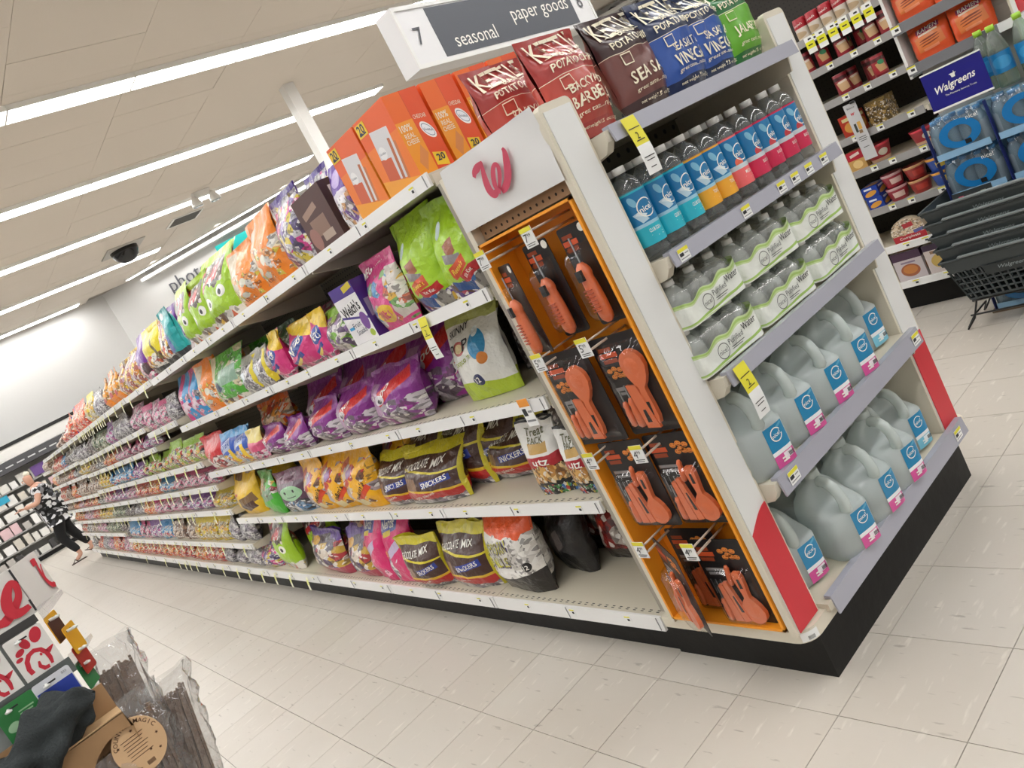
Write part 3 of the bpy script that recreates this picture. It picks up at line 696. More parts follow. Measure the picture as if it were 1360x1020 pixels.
# ------------------------------------------------------------------ gallon water jugs
JUGM = clear('jug_plastic', 'eef4f2', .10, .3, .08, 20, milk=.62, milkcol='e9f1f0')
JLAB = P('jug_label', '1f84b4', [('b', 0, .30, 'd6559a'), ('b', .30, .40, 'eef0f2'), ('r', .68, .2, .45, .16, 0, 'f1e7ee'), ('r', .8, .93, .3, .06, 12, '58a6c8')], bump=0)
JLAB2 = P('jug_label_blue', '1f84b4', [('b', 0, .30, '7cc4dc'), ('b', .30, .40, 'eef0f2'), ('r', .68, .2, .45, .16, 0, 'e9f2f6')], bump=0)
JCAP = clear('jug_cap', 'ffffff', .1, .3, milk=.8, milkcol='dfe6e2')
JW = .076
def jug_sections():
    out = []
    # z, half width x, y front, y back, squareness
    for z, hx, yf, yb, p in [(0, .060, -.060, .060, 4), (.006, .070, -.070, .070, 4.5), (.03, JW, -JW, JW, 5), (.045, JW*.97, -JW*.97, JW*.97, 5), (.06, JW, -JW, JW, 5), (.125, JW, -JW, JW, 5), (.136, JW, -JW*.74, JW, 4.2), (.15, JW*.97, -.026, JW*.98, 3.4), (.172, .066, -.008, .070, 3), (.195, .050, -.006, .058, 2.5), (.214, .03, -.008, .042, 2.2), (.224, .021, -.004, .036, 2), (.236, .021, -.004, .036, 2)]:
        out.append((z, hx, yf, yb, p))
    return out
def jug_mesh():
    m = MB(); S = jug_sections(); n = 24
    def fn(u, v):
        z, hx, yf, yb, p = S[int(round(v*(len(S)-1)))]; t = 2*PI*u; c, s = math.cos(t), math.sin(t)
        return (hx*math.copysign(abs(c)**(2/p), c), (yf+yb)/2+(yb-yf)/2*math.copysign(abs(s)**(2/p), s), z)
    m.grid(fn, n, len(S)-1, 0, closed_u=True)
    m.face([i for i in reversed(range(n))], 0)
    return m.mesh('body', JUGM)
def jug(label, pink=True):
    t = thing('water_jug', label, 'water jug', (0, 0, 0), 0, 'gallon water jugs')
    put('body', JUGME, t)
    put('handle', JHAND, t); put('cap', JCAPM, t)
    put('label', JLM if pink else JLM2, t)
    put('lettering', JTX, t)
    return t
JUGME = jug_mesh()
hp = [(0, .006, .205), (0, -.012, .212), (0, -.034, .209), (0, -.052, .196), (0, -.063, .176), (0, -.068, .155), (0, -.066, .135), (0, -.055, .118)]
JHAND = MB().tube(hp, [.014, .015, .0155, .0155, .015, .0155, .017, .012], 10).mesh('handle', clear('jug_handle', 'f0f4f2', .12, .25, milk=.75, milkcol='e6edea'))
JCAPM = MB().lathe([(.0225, .224), (.0235, .228), (.0235, .242), (.021, .2445)], 16, c=(0, .016, 0)).mesh('cap', JCAP)
def jfront(x, z):
    a = abs(x)/JW; return (x, -JW*(1-max(0, a)**5)**.2-.0012 if a < 1 else 0, z)
def jl(u, v):
    x, z = -.006+.066*u, .012+.108*v
    r = .010
    return jfront(x, z)
lm = MB().grid(jl, 8, 8); JLM = lm.mesh('label', JLAB); JLM2 = lm.mesh('label', JLAB2)
tx = MB(); fnj = lambda x, z: (lambda p: (p[0], p[1]-.0012, p[2]))(jfront(x+.027, z))
tx.ribbon([(.017*math.cos(k*PI/10+.5), .094+.017*math.sin(k*PI/10+.5), .0014) for k in range(19)], 0, fnj)
word(tx, 'nice!', fnj, w=.027, at=(0, .094), rot=8, bold=.01)
tx.box(-.02+.034, .0+.034, -.0792, -.0788, .022, .026).box(-.02+.034, -.004+.034, -.0792, -.0788, .030, .034)
for q in range(6): tx.box(.004+.034+q*.0028, .0055+.034+q*.0028, -.0793, -.0789, .028, .039, 1)
JTX = tx.mesh('lettering', [PRW, INK])
names = ['leftmost', 'second from left', 'middle', 'second from right', 'rightmost']
for sh, z in ((1, .575), (0, .22)):
    for i in range(5):
        x = .128+.168*i-(.03 if sh == 0 and i == 0 else 0)+(.0 if i < 4 else .0); y = .012 if i < 4 else .05
        if sh == 0: y = [.075, .0, .0, .0, .055][i]; x = [.115, .275, .44, .60, .79][i]; 
        else: x = [.10, .265, .43, .595, .80][i]; y = [-.0, .0, .0, .0, .06][i]
        j = jug('cloudy gallon water jug, %s of the front row on the %s shelf' % (names[i], 'lowest jug' if sh == 0 else 'upper jug'), i != 4)
        j.location = (x, y+.015, z-.006); j.rotation_euler = (0, 0, -.26+R.uniform(-.05, .05))
    for i in range(3 if sh else 4):
        x = .17+.17*i
        j = jug('cloudy gallon water jug in the second row, %s, %s jug shelf' % (('left', 'middle', 'right', 'far right')[i], 'lower' if sh == 0 else 'upper'))
        j.location = (x, .2, z-.006)
# one jug is out of line between the fourth and last in each row
for sh, z, x, y in ((1, .575, .705, .13), (0, .22, .70, .12)):
    j = jug('cloudy gallon water jug set back between the fourth and last jugs, %s jug shelf' % ('lower' if sh == 0 else 'upper')); j.location = (x, y, z-.006)

# ------------------------------------------------------------------ sparkling water bottles
PET = clear('clear_bottle', 'f0f3f3', .28, .06, .04, 20, milk=.12, milkcol='d0d4d4')
CAPW = M('bottle_cap', 'f4f3f0', .35); BLAB = []
LC = [('25b3c8', 'ice'), ('25b3c8', 'ice'), ('25b3c8', 'ice'), ('eda92b', 'ice'), ('eda92b', 'ice'), ('ee6a6b', 'melon'), ('cf2350', 'berry'), ('cf2350', 'berry'), ('cf2350', 'berry'), ('cf2350', 'berry')]
def bottle_label_mat(low, fruit):
    ly = [('b', 0, .34, low), ('b', .34, .40, '9cc9dc'), ('b', .965, 1, low)]
    c = .66    # u of the side facing the shopper
    if fruit == 'ice': ly += [('r', c-.05, .52, .085, .2, 20, 'b9d3e0'), ('r', c-.035, .56, .05, .12, 50, 'dbe8ee')]
    else: ly += [('e', c-.03, .46, .1, .2, 0, 'c4373f' if fruit == 'berry' else 'e8694f'), ('b', .34, .43, 'c7d3d8')]
    ly += [('e', c-.075, .82, .07, .2, 12, '7db9d4')]
    return P('bottle_label_%s_%s' % (low, fruit), '1375ab', ly, bump=0)
bm = MB().lathe([(.030, 0), (.036, .004), (.037, .018), (.034, .03), (.0365, .04), (.0365, .17), (.034, .183), (.026, .198), (.016, .208), (.0125, .213), (.0125, .222)], 18).mesh('body', PET)
cm = MB().lathe([(.0165, .214), (.0165, .229), (.0155, .231)], 16).mesh('cap', CAPW)
lab = MB().lathe([(.0374, .036), (.0374, .168)], 28, cap=False)
LABM = {}
def bl(x, z, r=.0379, a0=0): 
    a = a0+x/.0374; return (r*math.cos(a), r*math.sin(a), z)
def bottle(low, fruit, label, word2=None):
    t = thing('water_bottle', label, 'bottle', (0, 0, 0), 0, 'sparkling water bottles')
    put('body', bm, t); put('cap', cm, t)
    k = low+fruit
    if k not in LABM:
        A = 2*PI*.70; q = MB(); f = lambda x, z: bl(x, z, .0379, A)
        q.ribbon([(.022*math.cos(.6+j*PI/9), .122+.022*math.sin(.6+j*PI/9), .0014) for j in range(16)], 0, f)
        word(q, 'nice!', f, w=.036, at=(0, .121), rot=6, bold=.015)
        word(q, {'25b3c8': 'CLUB SODA', 'eda92b': 'TONIC', 'ee6a6b': 'MELON', 'cf2350': 'BLACK CHERRY'}[low], f, w=.034 if low in ('25b3c8', 'cf2350') else .022, h=.009, at=(.0, .068), bold=.01)
        q.v += [f(-.016, .056), f(.018, .056), f(.018, .0572), f(-.016, .0572)]; q.face(range(len(q.v)-4, len(q.v)))
        q.v += [f(-.0, .05), f(.018, .05), f(.018, .0512), f(-.0, .0512)]; q.face(range(len(q.v)-4, len(q.v)))
        LABM[k] = (lab.mesh('label', bottle_label_mat(low, fruit)), q.mesh('lettering', PRW))
    put('label', LABM[k][0], t); put('lettering', LABM[k][1], t)
    return t
ordn = ['first', 'second', 'third', 'fourth', 'fifth', 'sixth', 'seventh', 'eighth', 'ninth', 'tenth', 'eleventh', 'twelfth']
cn = {'25b3c8': 'turquoise', 'eda92b': 'amber', 'ee6a6b': 'coral', 'cf2350': 'crimson'}
for i, (lo, fr_) in enumerate(LC):
    b_ = bottle(lo, fr_, 'clear bottle with blue and %s label, %s from left in the front row' % (cn[lo], ordn[i]))
    b_.location = (.068+.0825*i, -.012+R.uniform(-.004, .004), 1.182); b_.rotation_euler = (0, 0, (0 if i == 0 else .42)+R.uniform(-.12, .12))
for i in range(7):
    lo, fr_ = LC[[1, 2, 3, 3, 5, 6, 7][i]]
    b_ = bottle(lo, fr_, 'clear bottle with blue and %s label, %s from left in the second row' % (cn[lo], ordn[i])); b_.location = (.15+.083*i-.02, .075, 1.182)

# ------------------------------------------------------------------ shrink-wrapped water packs
FILM = clear('shrink_film', 'fbfcfb', .55, .12, 1.0, 30, milk=.12)
FPRINT = P('film_print', 'e9ece4', [('b', .80, 1.1, 'c3d69c', .12), ('b', .87, .95, 'a9c873', .12), ('b', .10, .19, 'a4c66a', -.15), ('b', .0, .04, 'c4d8a0', .2)], rough=.25, bump=.4, bscale=30)
PB = clear('pack_bottle', 'eef2f0', .25, .08, .3, 40, milk=.45, milkcol='f6faf6'); PBM = MB().lathe([(.030, .002), (.036, .012), (.036, .072), (.03, .088), (.018, .104), (.0125, .11), (.0125, .118)], 12).mesh('bottle', PB)
PCM = MB().lathe([(.0145, .112), (.0145, .124), (.013, .1255)], 10).mesh('cap', CAPW)
def water_pack(label):
    t = thing('water_pack', label, 'water pack', (0, 0, 0), 0, 'shrink-wrapped water packs')
    for ix in range(3):
        for iy in range(3): b_ = put('bottle', PBM, t, ((ix-1)*.09, (iy-1)*.078+.0, 0)); put('cap', PCM, b_)
    w, d, h = .137, .12, .13
    f = MB()
    def shell(u, v):
        a = 2*PI*u; c, s = math.cos(a), math.sin(a); e = 2/5
        X, Y = math.copysign(abs(c)**e, c), math.copysign(abs(s)**e, s)
        q = 1 if v < .62 else 1-((v-.62)/.38)**1.6
        bump = .006*math.sin(X*PI*3+PI/2)*(v > .4)
        k = .25+.75*q
        return (w*X*k, d*Y*k, .004+.128*min(1, v/.9)+(-.014*abs(math.sin(X*PI*1.5+PI/2))*(v > .75)))
    f.grid(shell, 40, 10, 0, closed_u=True); f.build('shrink_film', FILM, t)
    p = MB(); nz = R.random()*9
    def pr(u, v):      # printed skirt around front and left side, wavy upper edge
        s = u*2.0-1.0      # -1..1 : along left side, front, right side
        L_ = .44*d*2; tot = w*2+L_*2; q = u*tot
        r = .03
        if q < L_: x, y = -w-.002, -.0+d-.02-(q)*1.0-.0; y = d*.76-q-.0
        elif q < L_+2*w: x, y = -w+(q-L_), -d-.002
        else: x, y = w+.002, -d+(q-L_-2*w)
        # round the corners
        if abs(x) > w-r and y < -d+r:
            cx_, cy_ = math.copysign(w-r, x), -d+r; dx, dy = x-cx_, y-cy_; l = math.hypot(dx, dy) or 1; x, y = cx_+dx/l*(r+.002), cy_+dy/l*(r+.002)
        top = .07+.012*math.cos((x/.09)*2*PI)*-.5+.012*(x/w)
        z = .003+top*v
        y += .003*math.sin(x*70+nz)*math.sin(v*PI) if y < -d+.02 else 0
        return (x, y, z)
    p.grid(pr, 44, 6); pb = p.build('printed_band', FPRINT, t)
    q = MB(); yb_ = -d-.008; fl = lambda x, z: (x, yb_, z)
    q.ribbon([(-.045+.021*math.cos(k*PI/9), .036+.019*math.sin(k*PI/9), .001) for k in range(19)], 0, fl)
    word(q, 'nice!', fl, w=.032, at=(-.045, .036), mi=0)
    word(q, 'Purified', fl, w=.06, h=.014, at=(.012, .046), rot=0, mi=0); word(q, 'Water', fl, w=.058, h=.018, at=(.075, .056), rot=3, mi=0, bold=.01)
    q.box(-.012, .04, yb_, yb_+.001, .03, .0315).box(-.012, .03, yb_, yb_+.001, .025, .0262)
    q.build('lettering', INK, pb)
    return t
proto = None
for li, (z, xs) in enumerate(((.874, [.135, .425, .715]), (.997, [.15, .43, .705]))):
    for i, x in enumerate(xs):
        lb = 'shrink-wrapped pack of small water bottles, %s of the %s layer' % (('left', 'middle', 'right')[i], ('lower', 'upper')[li])
        if proto is None: proto = o = water_pack(lb)
        else: o = copy_tree(proto, label=lb)
        o.location = (x, .075, z); o.rotation_euler = (0, 0, R.uniform(-.05, .05))

# ------------------------------------------------------------------ bags
def bag_fn(w, h, d, seed, lean=0.0, flop=0.0, full=.5, pinch=.1, wr=.006, sag=0.0):
    def fn(u, v, s):
        a = min(1, max(0, (v-full)/(.94-full))); sm = a*a*(3-2*a)
        B = min(1, .42+2.4*v)*(1-.965*sm)
        wd = w/2*(1-pinch*math.sin(min(1, v/.93)*PI))*(1-.06*max(0, 1-v*6))
        x = u*wd
        t = d/2*max(0, 1-abs(u)**2.3)**.55*B
        n1 = noise.noise(Vector((u*1.6+seed*7.3, v*2.6+seed, s*.4))); n2 = noise.noise(Vector((u*4.5+seed*3.1, v*6.5, s*5+seed)))
        t += (n2*wr+n1*wr*1.6)*(1-abs(u)**4)*(.3+.7*min(1, B+.25))
        y = -s*t + lean*h*v*v + flop*max(0, v-.72)**2*6*(1+.5*n1) + n1*wr*2*v
        z = h*v + (n1*.5)*wr*2*(v > .1) - sag*v*v*(1-u*u)
        return (x+n2*wr*.6, y, max(z, 0.0005*v))
    return fn
def bag_mesh(fn, mats, nu=14, nv=18, v1=1.0, v0=0):
    m = MB()
    us = lambda u: math.sin((u*2-1)*PI/2)
    m.grid(lambda u, v: fn(us(u), v0+(v1-v0)*v, 1), nu, nv, 0, uvf=lambda u, v: (us(u)*.5+.5, v0+(v1-v0)*v))
    m.grid(lambda u, v: fn(-us(u), v0+(v1-v0)*v, -1), nu, nv, 0, uvf=lambda u, v: (us(u)*.5+.5, v0+(v1-v0)*v))
    return m
def bag(name, label, cat, w, h, d, mat, seed, group=None, words=(), sealmat=None, parent=None, nu=14, nv=18, **kw):
    fn = bag_fn(w, h, d, seed, **kw)
    t = thing(name, label, cat, (0, 0, 0), 0, group)
    bag_mesh(fn, None, nu, nv, .945).build('pouch', mat, t)
    bag_mesh(fn, None, nu, 2, 1.0, .945).build('top_seal', sealmat or mat, t)
    if words:
        q = MB(); mats = []
        for s, u, v, ww, hh, rot, mt in words:
            if mt not in mats: mats.append(mt)
            def f(x, z, u=u, v=v):
                p = fn(max(-.99, min(.99, u+2*x/w)), max(0.01, min(.995, v+z/h)), 1); return (p[0], p[1]-.004, p[2])
            if callable(s): s(q, f, mats.index(mt))
            else: word(q, s, f, w=ww, h=hh, rot=rot, mi=mats.index(mt), bold=.012)
        q.build('lettering', mats, t)
    return t
def strip(w, h): return lambda q, f, mi: q.ribbon([(-w/2+w*k/8, 0, h/2) for k in range(9)], mi, f)
def frame_(w, h, th=.0016): return lambda q, f, mi: q.ribbon([(-w/2, -h/2, th), (w/2, -h/2, th), (w/2, h/2, th), (-w/2, h/2, th), (-w/2, -h/2, th)], mi, f)

# kettle-style potato chip bags on the top shelf of the end display
def chips(label, dark, light, flavour, seed, flav2=None, foot='great taste...naturally', lt=.585, **kw):
    mat = P('chip_bag_'+dark+light, dark, [('b', .13, lt, light), ('b', lt, lt+.006, 'e7ddc6')], rough=.28, bump=.25, bscale=18)
    ws = [('KETTLE', 0, .865, .19, .052, 3, CRM), ('BRAND', .02, .755, .07, .015, 0, CRM), ('POTATO CHIPS', .03, .665, .17, .019, 0, CRM), (strip(.05, .0015), -.5, .755, 0, 0, 0, CRM), (strip(.05, .0015), .5, .755, 0, 0, 0, CRM),
          (frame_(.034, .026), -.52, lt-.07, 0, 0, 0, CRM), (flavour, .12, .33 if not flav2 else .30, .17 if len(flavour) > 6 else .15, .033, 0, CRM), (foot, .1, .2, .16, .0125, 0, CRM), ('net weight 7.5 oz (212 g)', .12, .085, .16, .01, 0, CRM)]
    if flav2: ws.append((flav2, .05, .435, .13, .022, 0, CRM))
    return bag('chip_bag', label, 'chip bag', .22, .262, .105, mat, seed+R.uniform(0, .5), 'chip bags on the end display', ws, None, nu=18, nv=22, full=.66, pinch=.05, wr=.007, **kw)
c = chips('red barbecue potato chip bag in front at left end of the top shelf', 'a93a36', 'b8483c', 'BARBEQUE', 1, 'BACKYARD', lt=.58, lean=.0); c.location = (.09, .03, 1.50); c.rotation_euler = (-.04, 0, .1)
c = chips('red potato chip bag behind the logo board, left of front barbecue bag', '9f3531', 'b8483c', 'BARBEQUE', 2, 'BACKYARD', lean=.0); c.location = (.06, .2, 1.52); c.rotation_euler = (-.05, 0, .1)
c = chips('dark brown sea salt potato chip bag right of the red bag', '3f2a2b', '71443f', 'SEA SALT', 3, lean=.0); c.location = (.33, .035, 1.50); c.rotation_euler = (-.07, 0, .08)
c = chips('navy vinegar potato chip bag right of the brown bag', '16264d', '2e55a5', 'VINEGAR', 4, 'SEA SALT &', lean=.0); c.location = (.50, .03, 1.50); c.rotation_euler = (-.04, 0, .1)
c = chips('navy vinegar potato chip bag next to the green bag', '17294f', '3058a8', 'VINEGAR', 5, 'SEA SALT &', lean=.0); c.location = (.67, .045, 1.50); c.rotation_euler = (-.05, 0, .06)
c = chips('green jalapeno potato chip bag at right end of the top shelf', '1d6b32', '66ad2f', 'JALAPENO', 6, lean=.0); c.location = (.83, .045, 1.50); c.rotation_euler = (-.05, 0, .05)
c = chips('navy chip bag standing behind the front row, only its top showing', '16264d', '2e55a5', 'VINEGAR', 7, 'SEA SALT &'); c.location = (.56, .2, 1.50)
# ------------------------------------------------------------------ candy gondola: twelve bays of shelving
GX, BAYW, GY0 = -.05, .918, .492
Z_NEAR = [.172, .585, .94, 1.29, 1.64]
Z_MID = [.172, .38, .655, .845, 1.025, 1.345, 1.65]
Z_FAR = [.172, .38, .655, .845, 1.025, 1.235, 1.40, 1.655]
Z_END = [.172, .455, .655, .845, 1.0, 1.25, 1.42, 1.655]
Z_LAST = [.172, .455, .655, .845, 1.0, 1.25, 1.5]
def bay_z(k): return Z_NEAR if k < 4 else Z_MID if k == 4 else Z_FAR if k < 9 else Z_END if k < 12 else Z_LAST
def shelf_set(w, depth, base):
    h = .045 if base else .034
    s = MB().box(GX+.004, depth, 0.002, w-.002, -.028, 0)
    for k in range(26):       # perforated strip along the front edge
        y = .03+k*(w-.06)/25
        for q in (.012, .02): s.box(GX+q+.01, GX+q+.013, y, y+.012, 0, .0006, 1)
    me = s.mesh('shelf', [SHELFM, INK])
    r = MB(); r.prism([(GX, .007), (GX-.004, .004), (GX-.004, -h), (GX, -h)], .003, w-.003, 0, None)
    rl = MB(); M4 = Matrix(((1, 0, 0, 0), (0, 1, 0, 0), (0, 0, 1, 0), (0, 0, 0, 1)))
    rl.prism([(GX+.004, .006), (GX-.003, .006), (GX-.006, -h), (GX+.004, -h)], .004, w-.004)
    for yy in (.02, w*.5): rl.box(GX-.0075, GX-.005, yy, yy+.002, -h+.003, .003, 1)
    rme = rl.mesh('price_rail', [RAILW, M('grey_ink', '8f8f92', .6)])
    b = MB().prism([(GX+.01, -.006), (GX+.01, -.04), (.1, -.07), (depth, -.11), (depth, -.006)], .0, .006)
    return me, rme, b.mesh('shelf_bracket', CREAM)
SET_U, SET_B = shelf_set(BAYW, .415, False), shelf_set(BAYW, .43, True)
smt = MB().box(-.0012, 0, -.012, .012, -.012, .012, 0).box(-.0018, -.0012, -.012, .012, .007, .012, 1).box(-.0018, -.0012, -.008, .002, -.005, .003, 2)
SMT = smt.mesh('price_tag', [TAGW, TAGY, INK])
ht = MB().grid(lambda u, v: (-.004-.016*math.sin((1-v)*1.5), -.016+.032*u, -.085*(1-v)), 1, 5); ht.m = [0, 0, 1, 1, 0]
PALEY = M('pale_yellow_tag', 'dfe08a', .5); HT = ht.mesh('hanging_tag', [M('pale_tag', 'f0edd2', .5), PALEY])
PEGT = panel_holes('shelf_pegboard', '6b6454', .0254, axes='YZ')
bayn = ['first', 'second', 'third', 'fourth', 'fifth', 'sixth', 'seventh', 'eighth', 'ninth', 'tenth', 'eleventh', 'twelfth', 'thirteenth', 'fourteenth']
for k in range(13):
    y0 = GY0+BAYW*k
    t = thing('gondola_bay', 'cream steel candy shelving bay with white rails, %s bay from the orange side panel' % bayn[k], 'shelving bay', (0, y0, 0), 0, 'candy shelving bays')
    bx('back_panel', .425, .45, 0, BAYW, .15, 1.66, PEGT, t)
    bx('kick_plate', .01, .42, .001, BAYW-.001, 0, .13, BLACK, t)
    for i, z in enumerate(bay_z(k)):
        me, rme, bme_ = SET_B if i == 0 else SET_U
        s = put('shelf', me, t, (0, 0, z)); put('price_rail', rme, s)
        if i: put('shelf_bracket', bme_, s); put('shelf_bracket', bme_, s, (0, BAYW-.006, 0))
        n = 3 if k < 4 else 2
        for q in range(n):
            put('price_tag', SMT, s, (GX-.0055, .12+q*.3+R.uniform(-.05, .05), -.016))
        hang_n = 0
        if k >= 4: hang_n = R.choice([1, 2, 3, 4]) if k < 9 else R.choice([0, 1, 2])
        if k in (6, 7) and i == len(bay_z(k))-1: hang_n = 7
        if k == 3 and i == 0: hang_n = 3
        if k == 4 and i == 0: hang_n = 3
        for q in range(hang_n): put('hanging_tag', HT, s, (GX-.007, BAYW*(q+.5)/hang_n+R.uniform(-.05, .05), -.004))
        if k == 0 and i == 3: o = put('price_tag', LT, s, (GX-.006, .37, .004), -PI/2)
        if k == 0 and i == 2:
            g = tag_mesh(.05, .09); g.materials[0] = TAGW; g.materials[1] = TAGO; put('price_tag', g, s, (GX-.008, .1, -.03), -PI/2)
bx_end = thing('gondola_upright', 'cream end upright between the orange tray and the first candy bay', 'upright', (0, 0, 0))
bx('post', -.035, .43, .425, .485, .2, 1.6, PEGT, bx_end); bx('edge', -.05, -.035, .455, .478, .2, 1.60, M('dark_cream', '9d968a', .5), bx_end)

# ------------------------------------------------------------------ printed designs
MIX1 = ['d8d2cc', 'b03a5a', '5a3a8c', 'c9a23a', '3a6fa8', '8a8580', '5b3a2a']; MIX2 = ['cf5a2a', 'e0b23a', 'c9c4bd', '9c2f35', 'e8e2d8', '6a4a3a']
SILV = ['b9b6b8', '8f8b90', 'd8d5d6', '6f6a72', 'a49aa6']; DARKC = ['3a3032', '5a4a48', '8c8080', '2a2426', 'a09690']
PINKM = ['e06a9a', 'd8d0d4', 'b0406a', 'f0a8c0', '8a8088']; REDM = ['c8323a', 'e8dcd8', 'd86a5a', '8a2a30', 'f0ece8']
DES = {}
def D(k, desc, base, layers, **kw): DES[k] = (desc, P('print_'+k, base, layers, **kw), kw)
D('lime', 'lime green', 'a3cc20', [('v', -.1, .17, 7, MIX1), ('e', .3, .70, .13, .17, 0, 'cfdfe6'), ('r', .52, .50, .2, .15, 18, '9a5a3a'), ('r', .5, .40, .34, .09, -8, '8d8688'), ('r', .54, .30, .36, .13, 12, 'd2522a'), ('r', .68, .2, .4, .10, 8, 'c22a30'), ('r', .42, .10, .36, .12, -12, '1f4f93')])
D('limeface', 'lime green big-eyed', 'a3cc20', [('v', .56, .9, 5, ['4a3a30', '5a4438', '3a2c26', 'b9b4ae', 'c22a30', '6a5040']), ('r', .25, .62, .4, .09, 20, 'c22a30'), ('r', .93, .5, .22, 1.1, 0, '9cc51e'), ('b', .9, 1.1, 'b2d62c'), ('e', .3, .36, .22, .17, 0, 'f0efe8'), ('e', .72, .44, .2, .16, 0, 'f0efe8'), ('e', .33, .35, .08, .08, 0, '1c1c1c'), ('e', .7, .43, .08, .08, 0, '1c1c1c'), ('v', -.1, .16, 6, MIX2)])
D('megapink', 'hot pink three pound mix', 'd43c84', [('r', .93, .45, .36, .7, 4, 'cfc6bd'), ('v', .05, .75, 8, ['c9c1b6', '4a8cc0', 'e0b050', '7aa860', 'cf6a4a', 'e8e0d8'], .42), ('e', .12, .45, .2, .3, 10, 'b9aaa8'), ('e', .5, .25, .46, .26, 8, 'ecc52e')])
D('gummy', 'clear green and purple gummy', 'b8b0a8', [('v', -.1, 1.1, 6, ['7ab03a', '8a6a9a', 'd8d2c8', 'a8c860', '5f4a6a', 'c9bfc4']), ('b', .85, 1.1, '8fbf3a')])
D('nerdpink', 'pink and yellow', 'd6347e', [('b', .72, 1.1, 'ecc62c', .25), ('e', .52, .52, .62, .30, 14, '2b4fa8'), ('r', .5, .26, .5, .1, 20, '2f3f8f'), ('r', .45, .2, .4, .06, 20, 'e8d050'), ('v', -.1, .12, 7, PINKM)])
D('silveryellow', 'silvery clear yellow-edged', 'a8a49c', [('v', -.1, .8, 8, SILV), ('r', .9, .5, .12, .9, 8, 'e3cf2a'), ('r', .4, .5, .3, .2, 10, 'd8dfe8')])
D('greenwrap', 'bright green', '4fae2a', [('v', .1, .9, 8, ['8fb09a', '4fae2a', 'cbbf9a', '3f9a2a', 'b8d0b0'], .5),('r', .62, .55, .5, .3, 0, '8fb09a'), ('r', .12, .55, .2, .9, 0, 'cbbf9a'), ('r', .3, .4, .16, .2, 30, '2a3f5f'), ('v', -.1, .1, 7, MIX2)])
D('orangeface', 'orange', 'f0861a', [('r', .22, .6, .34, .7, -6, 'c9b79a'), ('v', .1, .6, 9, ['e8d9b8', 'd8c24a', 'c9c4bd', 'f0861a', 'e8a060'], .5), ('e', .6, .4, .2, .13, 20, 'e0dcc8'), ('e', .5, .2, .18, .1, 0, 'd0cfc4')])
D('bluepink', 'blue and pink', '2f93cf', [('r', .38, .5, .36, 1.0, -4, 'd03a80'), ('r', .5, .3, .6, .2, 12, 'dfc9d4'), ('v', .05, .6, 8, PINKM, .4)])
D('clearpink', 'clear and pink', 'b8a4ac', [('v', -.1, 1.1, 7, PINKM), ('b', .8, 1.1, 'cf2f78')])
D('clearsilver', 'silvery clear', 'a19ca2', [('v', -.1, 1.1, 8, SILV)])
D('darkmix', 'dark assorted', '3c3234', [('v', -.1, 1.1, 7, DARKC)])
D('purplecat', 'glossy purple', '87298a', [('v', -.1, .46, 7, ['a8a0a8', '8a4a90', 'c9c0c6', '6a5a68', '9a2a90']), ('r', .62, .66, .62, .2, 34, 'cf2a2a'), ('r', .28, .5, .24, .5, 0, 'b58fb0'), ('e', .42, .52, .24, .16, 12, 'dcd6dc'), ('e', .44, .5, .1, .08, 0, '201820')])
D('snack', 'brown chocolate', '46281f', [('b', .84, 1.1, 'd3c62a'), ('b', .60, .63, 'd9c833', .12), ('b', .10, .26, 'c42a2c', .08), ('b', .26, .30, 'dfb428', .08), ('v', -.1, .10, 9, SILV), ('r', .985, .5, .035, 1.1, 0, 'd3c62a'), ('r', .2, .42, .3, .2, 0, '8a6a50'), ('r', .66, .44, .46, .11, 8, '2b3f9a')])
D('yellowmix', 'yellow chocolate candy', 'f2b316', [('v', .12, .8, 7, ['e0c9a0', 'c9372c', 'f2b316', 'b0a0a4', '7a4a2a', 'e8b030'], .45),('r', .25, .75, .3, .1, 30, 'b8482a'), ('r', .3, .58, .4, .13, 25, 'e0c9a0'), ('r', .32, .48, .36, .12, 25, 'c9372c'), ('r', .28, .26, .34, .2, 20, 'b0a0a4'), ('r', .5, .66, .2, .12, 20, 'a07ab0'), ('r', .75, .28, .4, .09, 35, 'd9451f'), ('r', .55, .12, .3, .14, 10, 'e8d8a8')])
D('greenmonster', 'dark bag with pale green round-faced', '5a3a50', [('b', .75, 1.1, '6f3a58'), ('v', -.1, .34, 7, ['7a9ab8', '4a4a58', 'c9c9d0', '4f7fb0', '2f2f38']), ('e', .55, .52, .66, .34, 0, '9cc9a0'), ('e', .42, .56, .06, .07, 0, '1a1a1a'), ('e', .7, .56, .06, .07, 0, '1a1a1a'), ('r', .56, .44, .3, .02, 0, '1a2a1a')])
D('greenbag', 'grass green assorted', '49b030', [('b', .8, 1.1, '2f9a2a'), ('r', .28, .66, .46, .3, 0, 'b9ae9c'), ('e', .3, .18, .36, .2, 0, 'b8c89a'), ('r', .7, .5, .4, .24, 10, '7a9a7a'), ('v', .5, .78, 9, MIX2, .4)])
D('yellowbrown', 'yellow and brown', 'ecc01c', [('r', .3, .86, .4, .18, 0, '6a4526'), ('r', .7, .34, .5, .2, 14, '7a5a34'), ('r', .7, .2, .4, .16, 14, '4a2a20'), ('r', .2, .4, .34, .2, 10, 'b0a090'), ('r', .3, .5, .3, .05, 0, 'c93a2a')])
D('nerdmix', 'hot pink assorted', 'd9246f', [('r', .4, .8, .56, .18, 6, '2b3f9a'), ('r', .36, .70, .3, .06, 6, 'e0c93a'), ('r', .5, .5, .5, .12, 20, 'c9b8d8'), ('r', .15, .3, .24, .14, 0, '4a3f7f'), ('v', .0, .42, 7, PINKM, .3)])
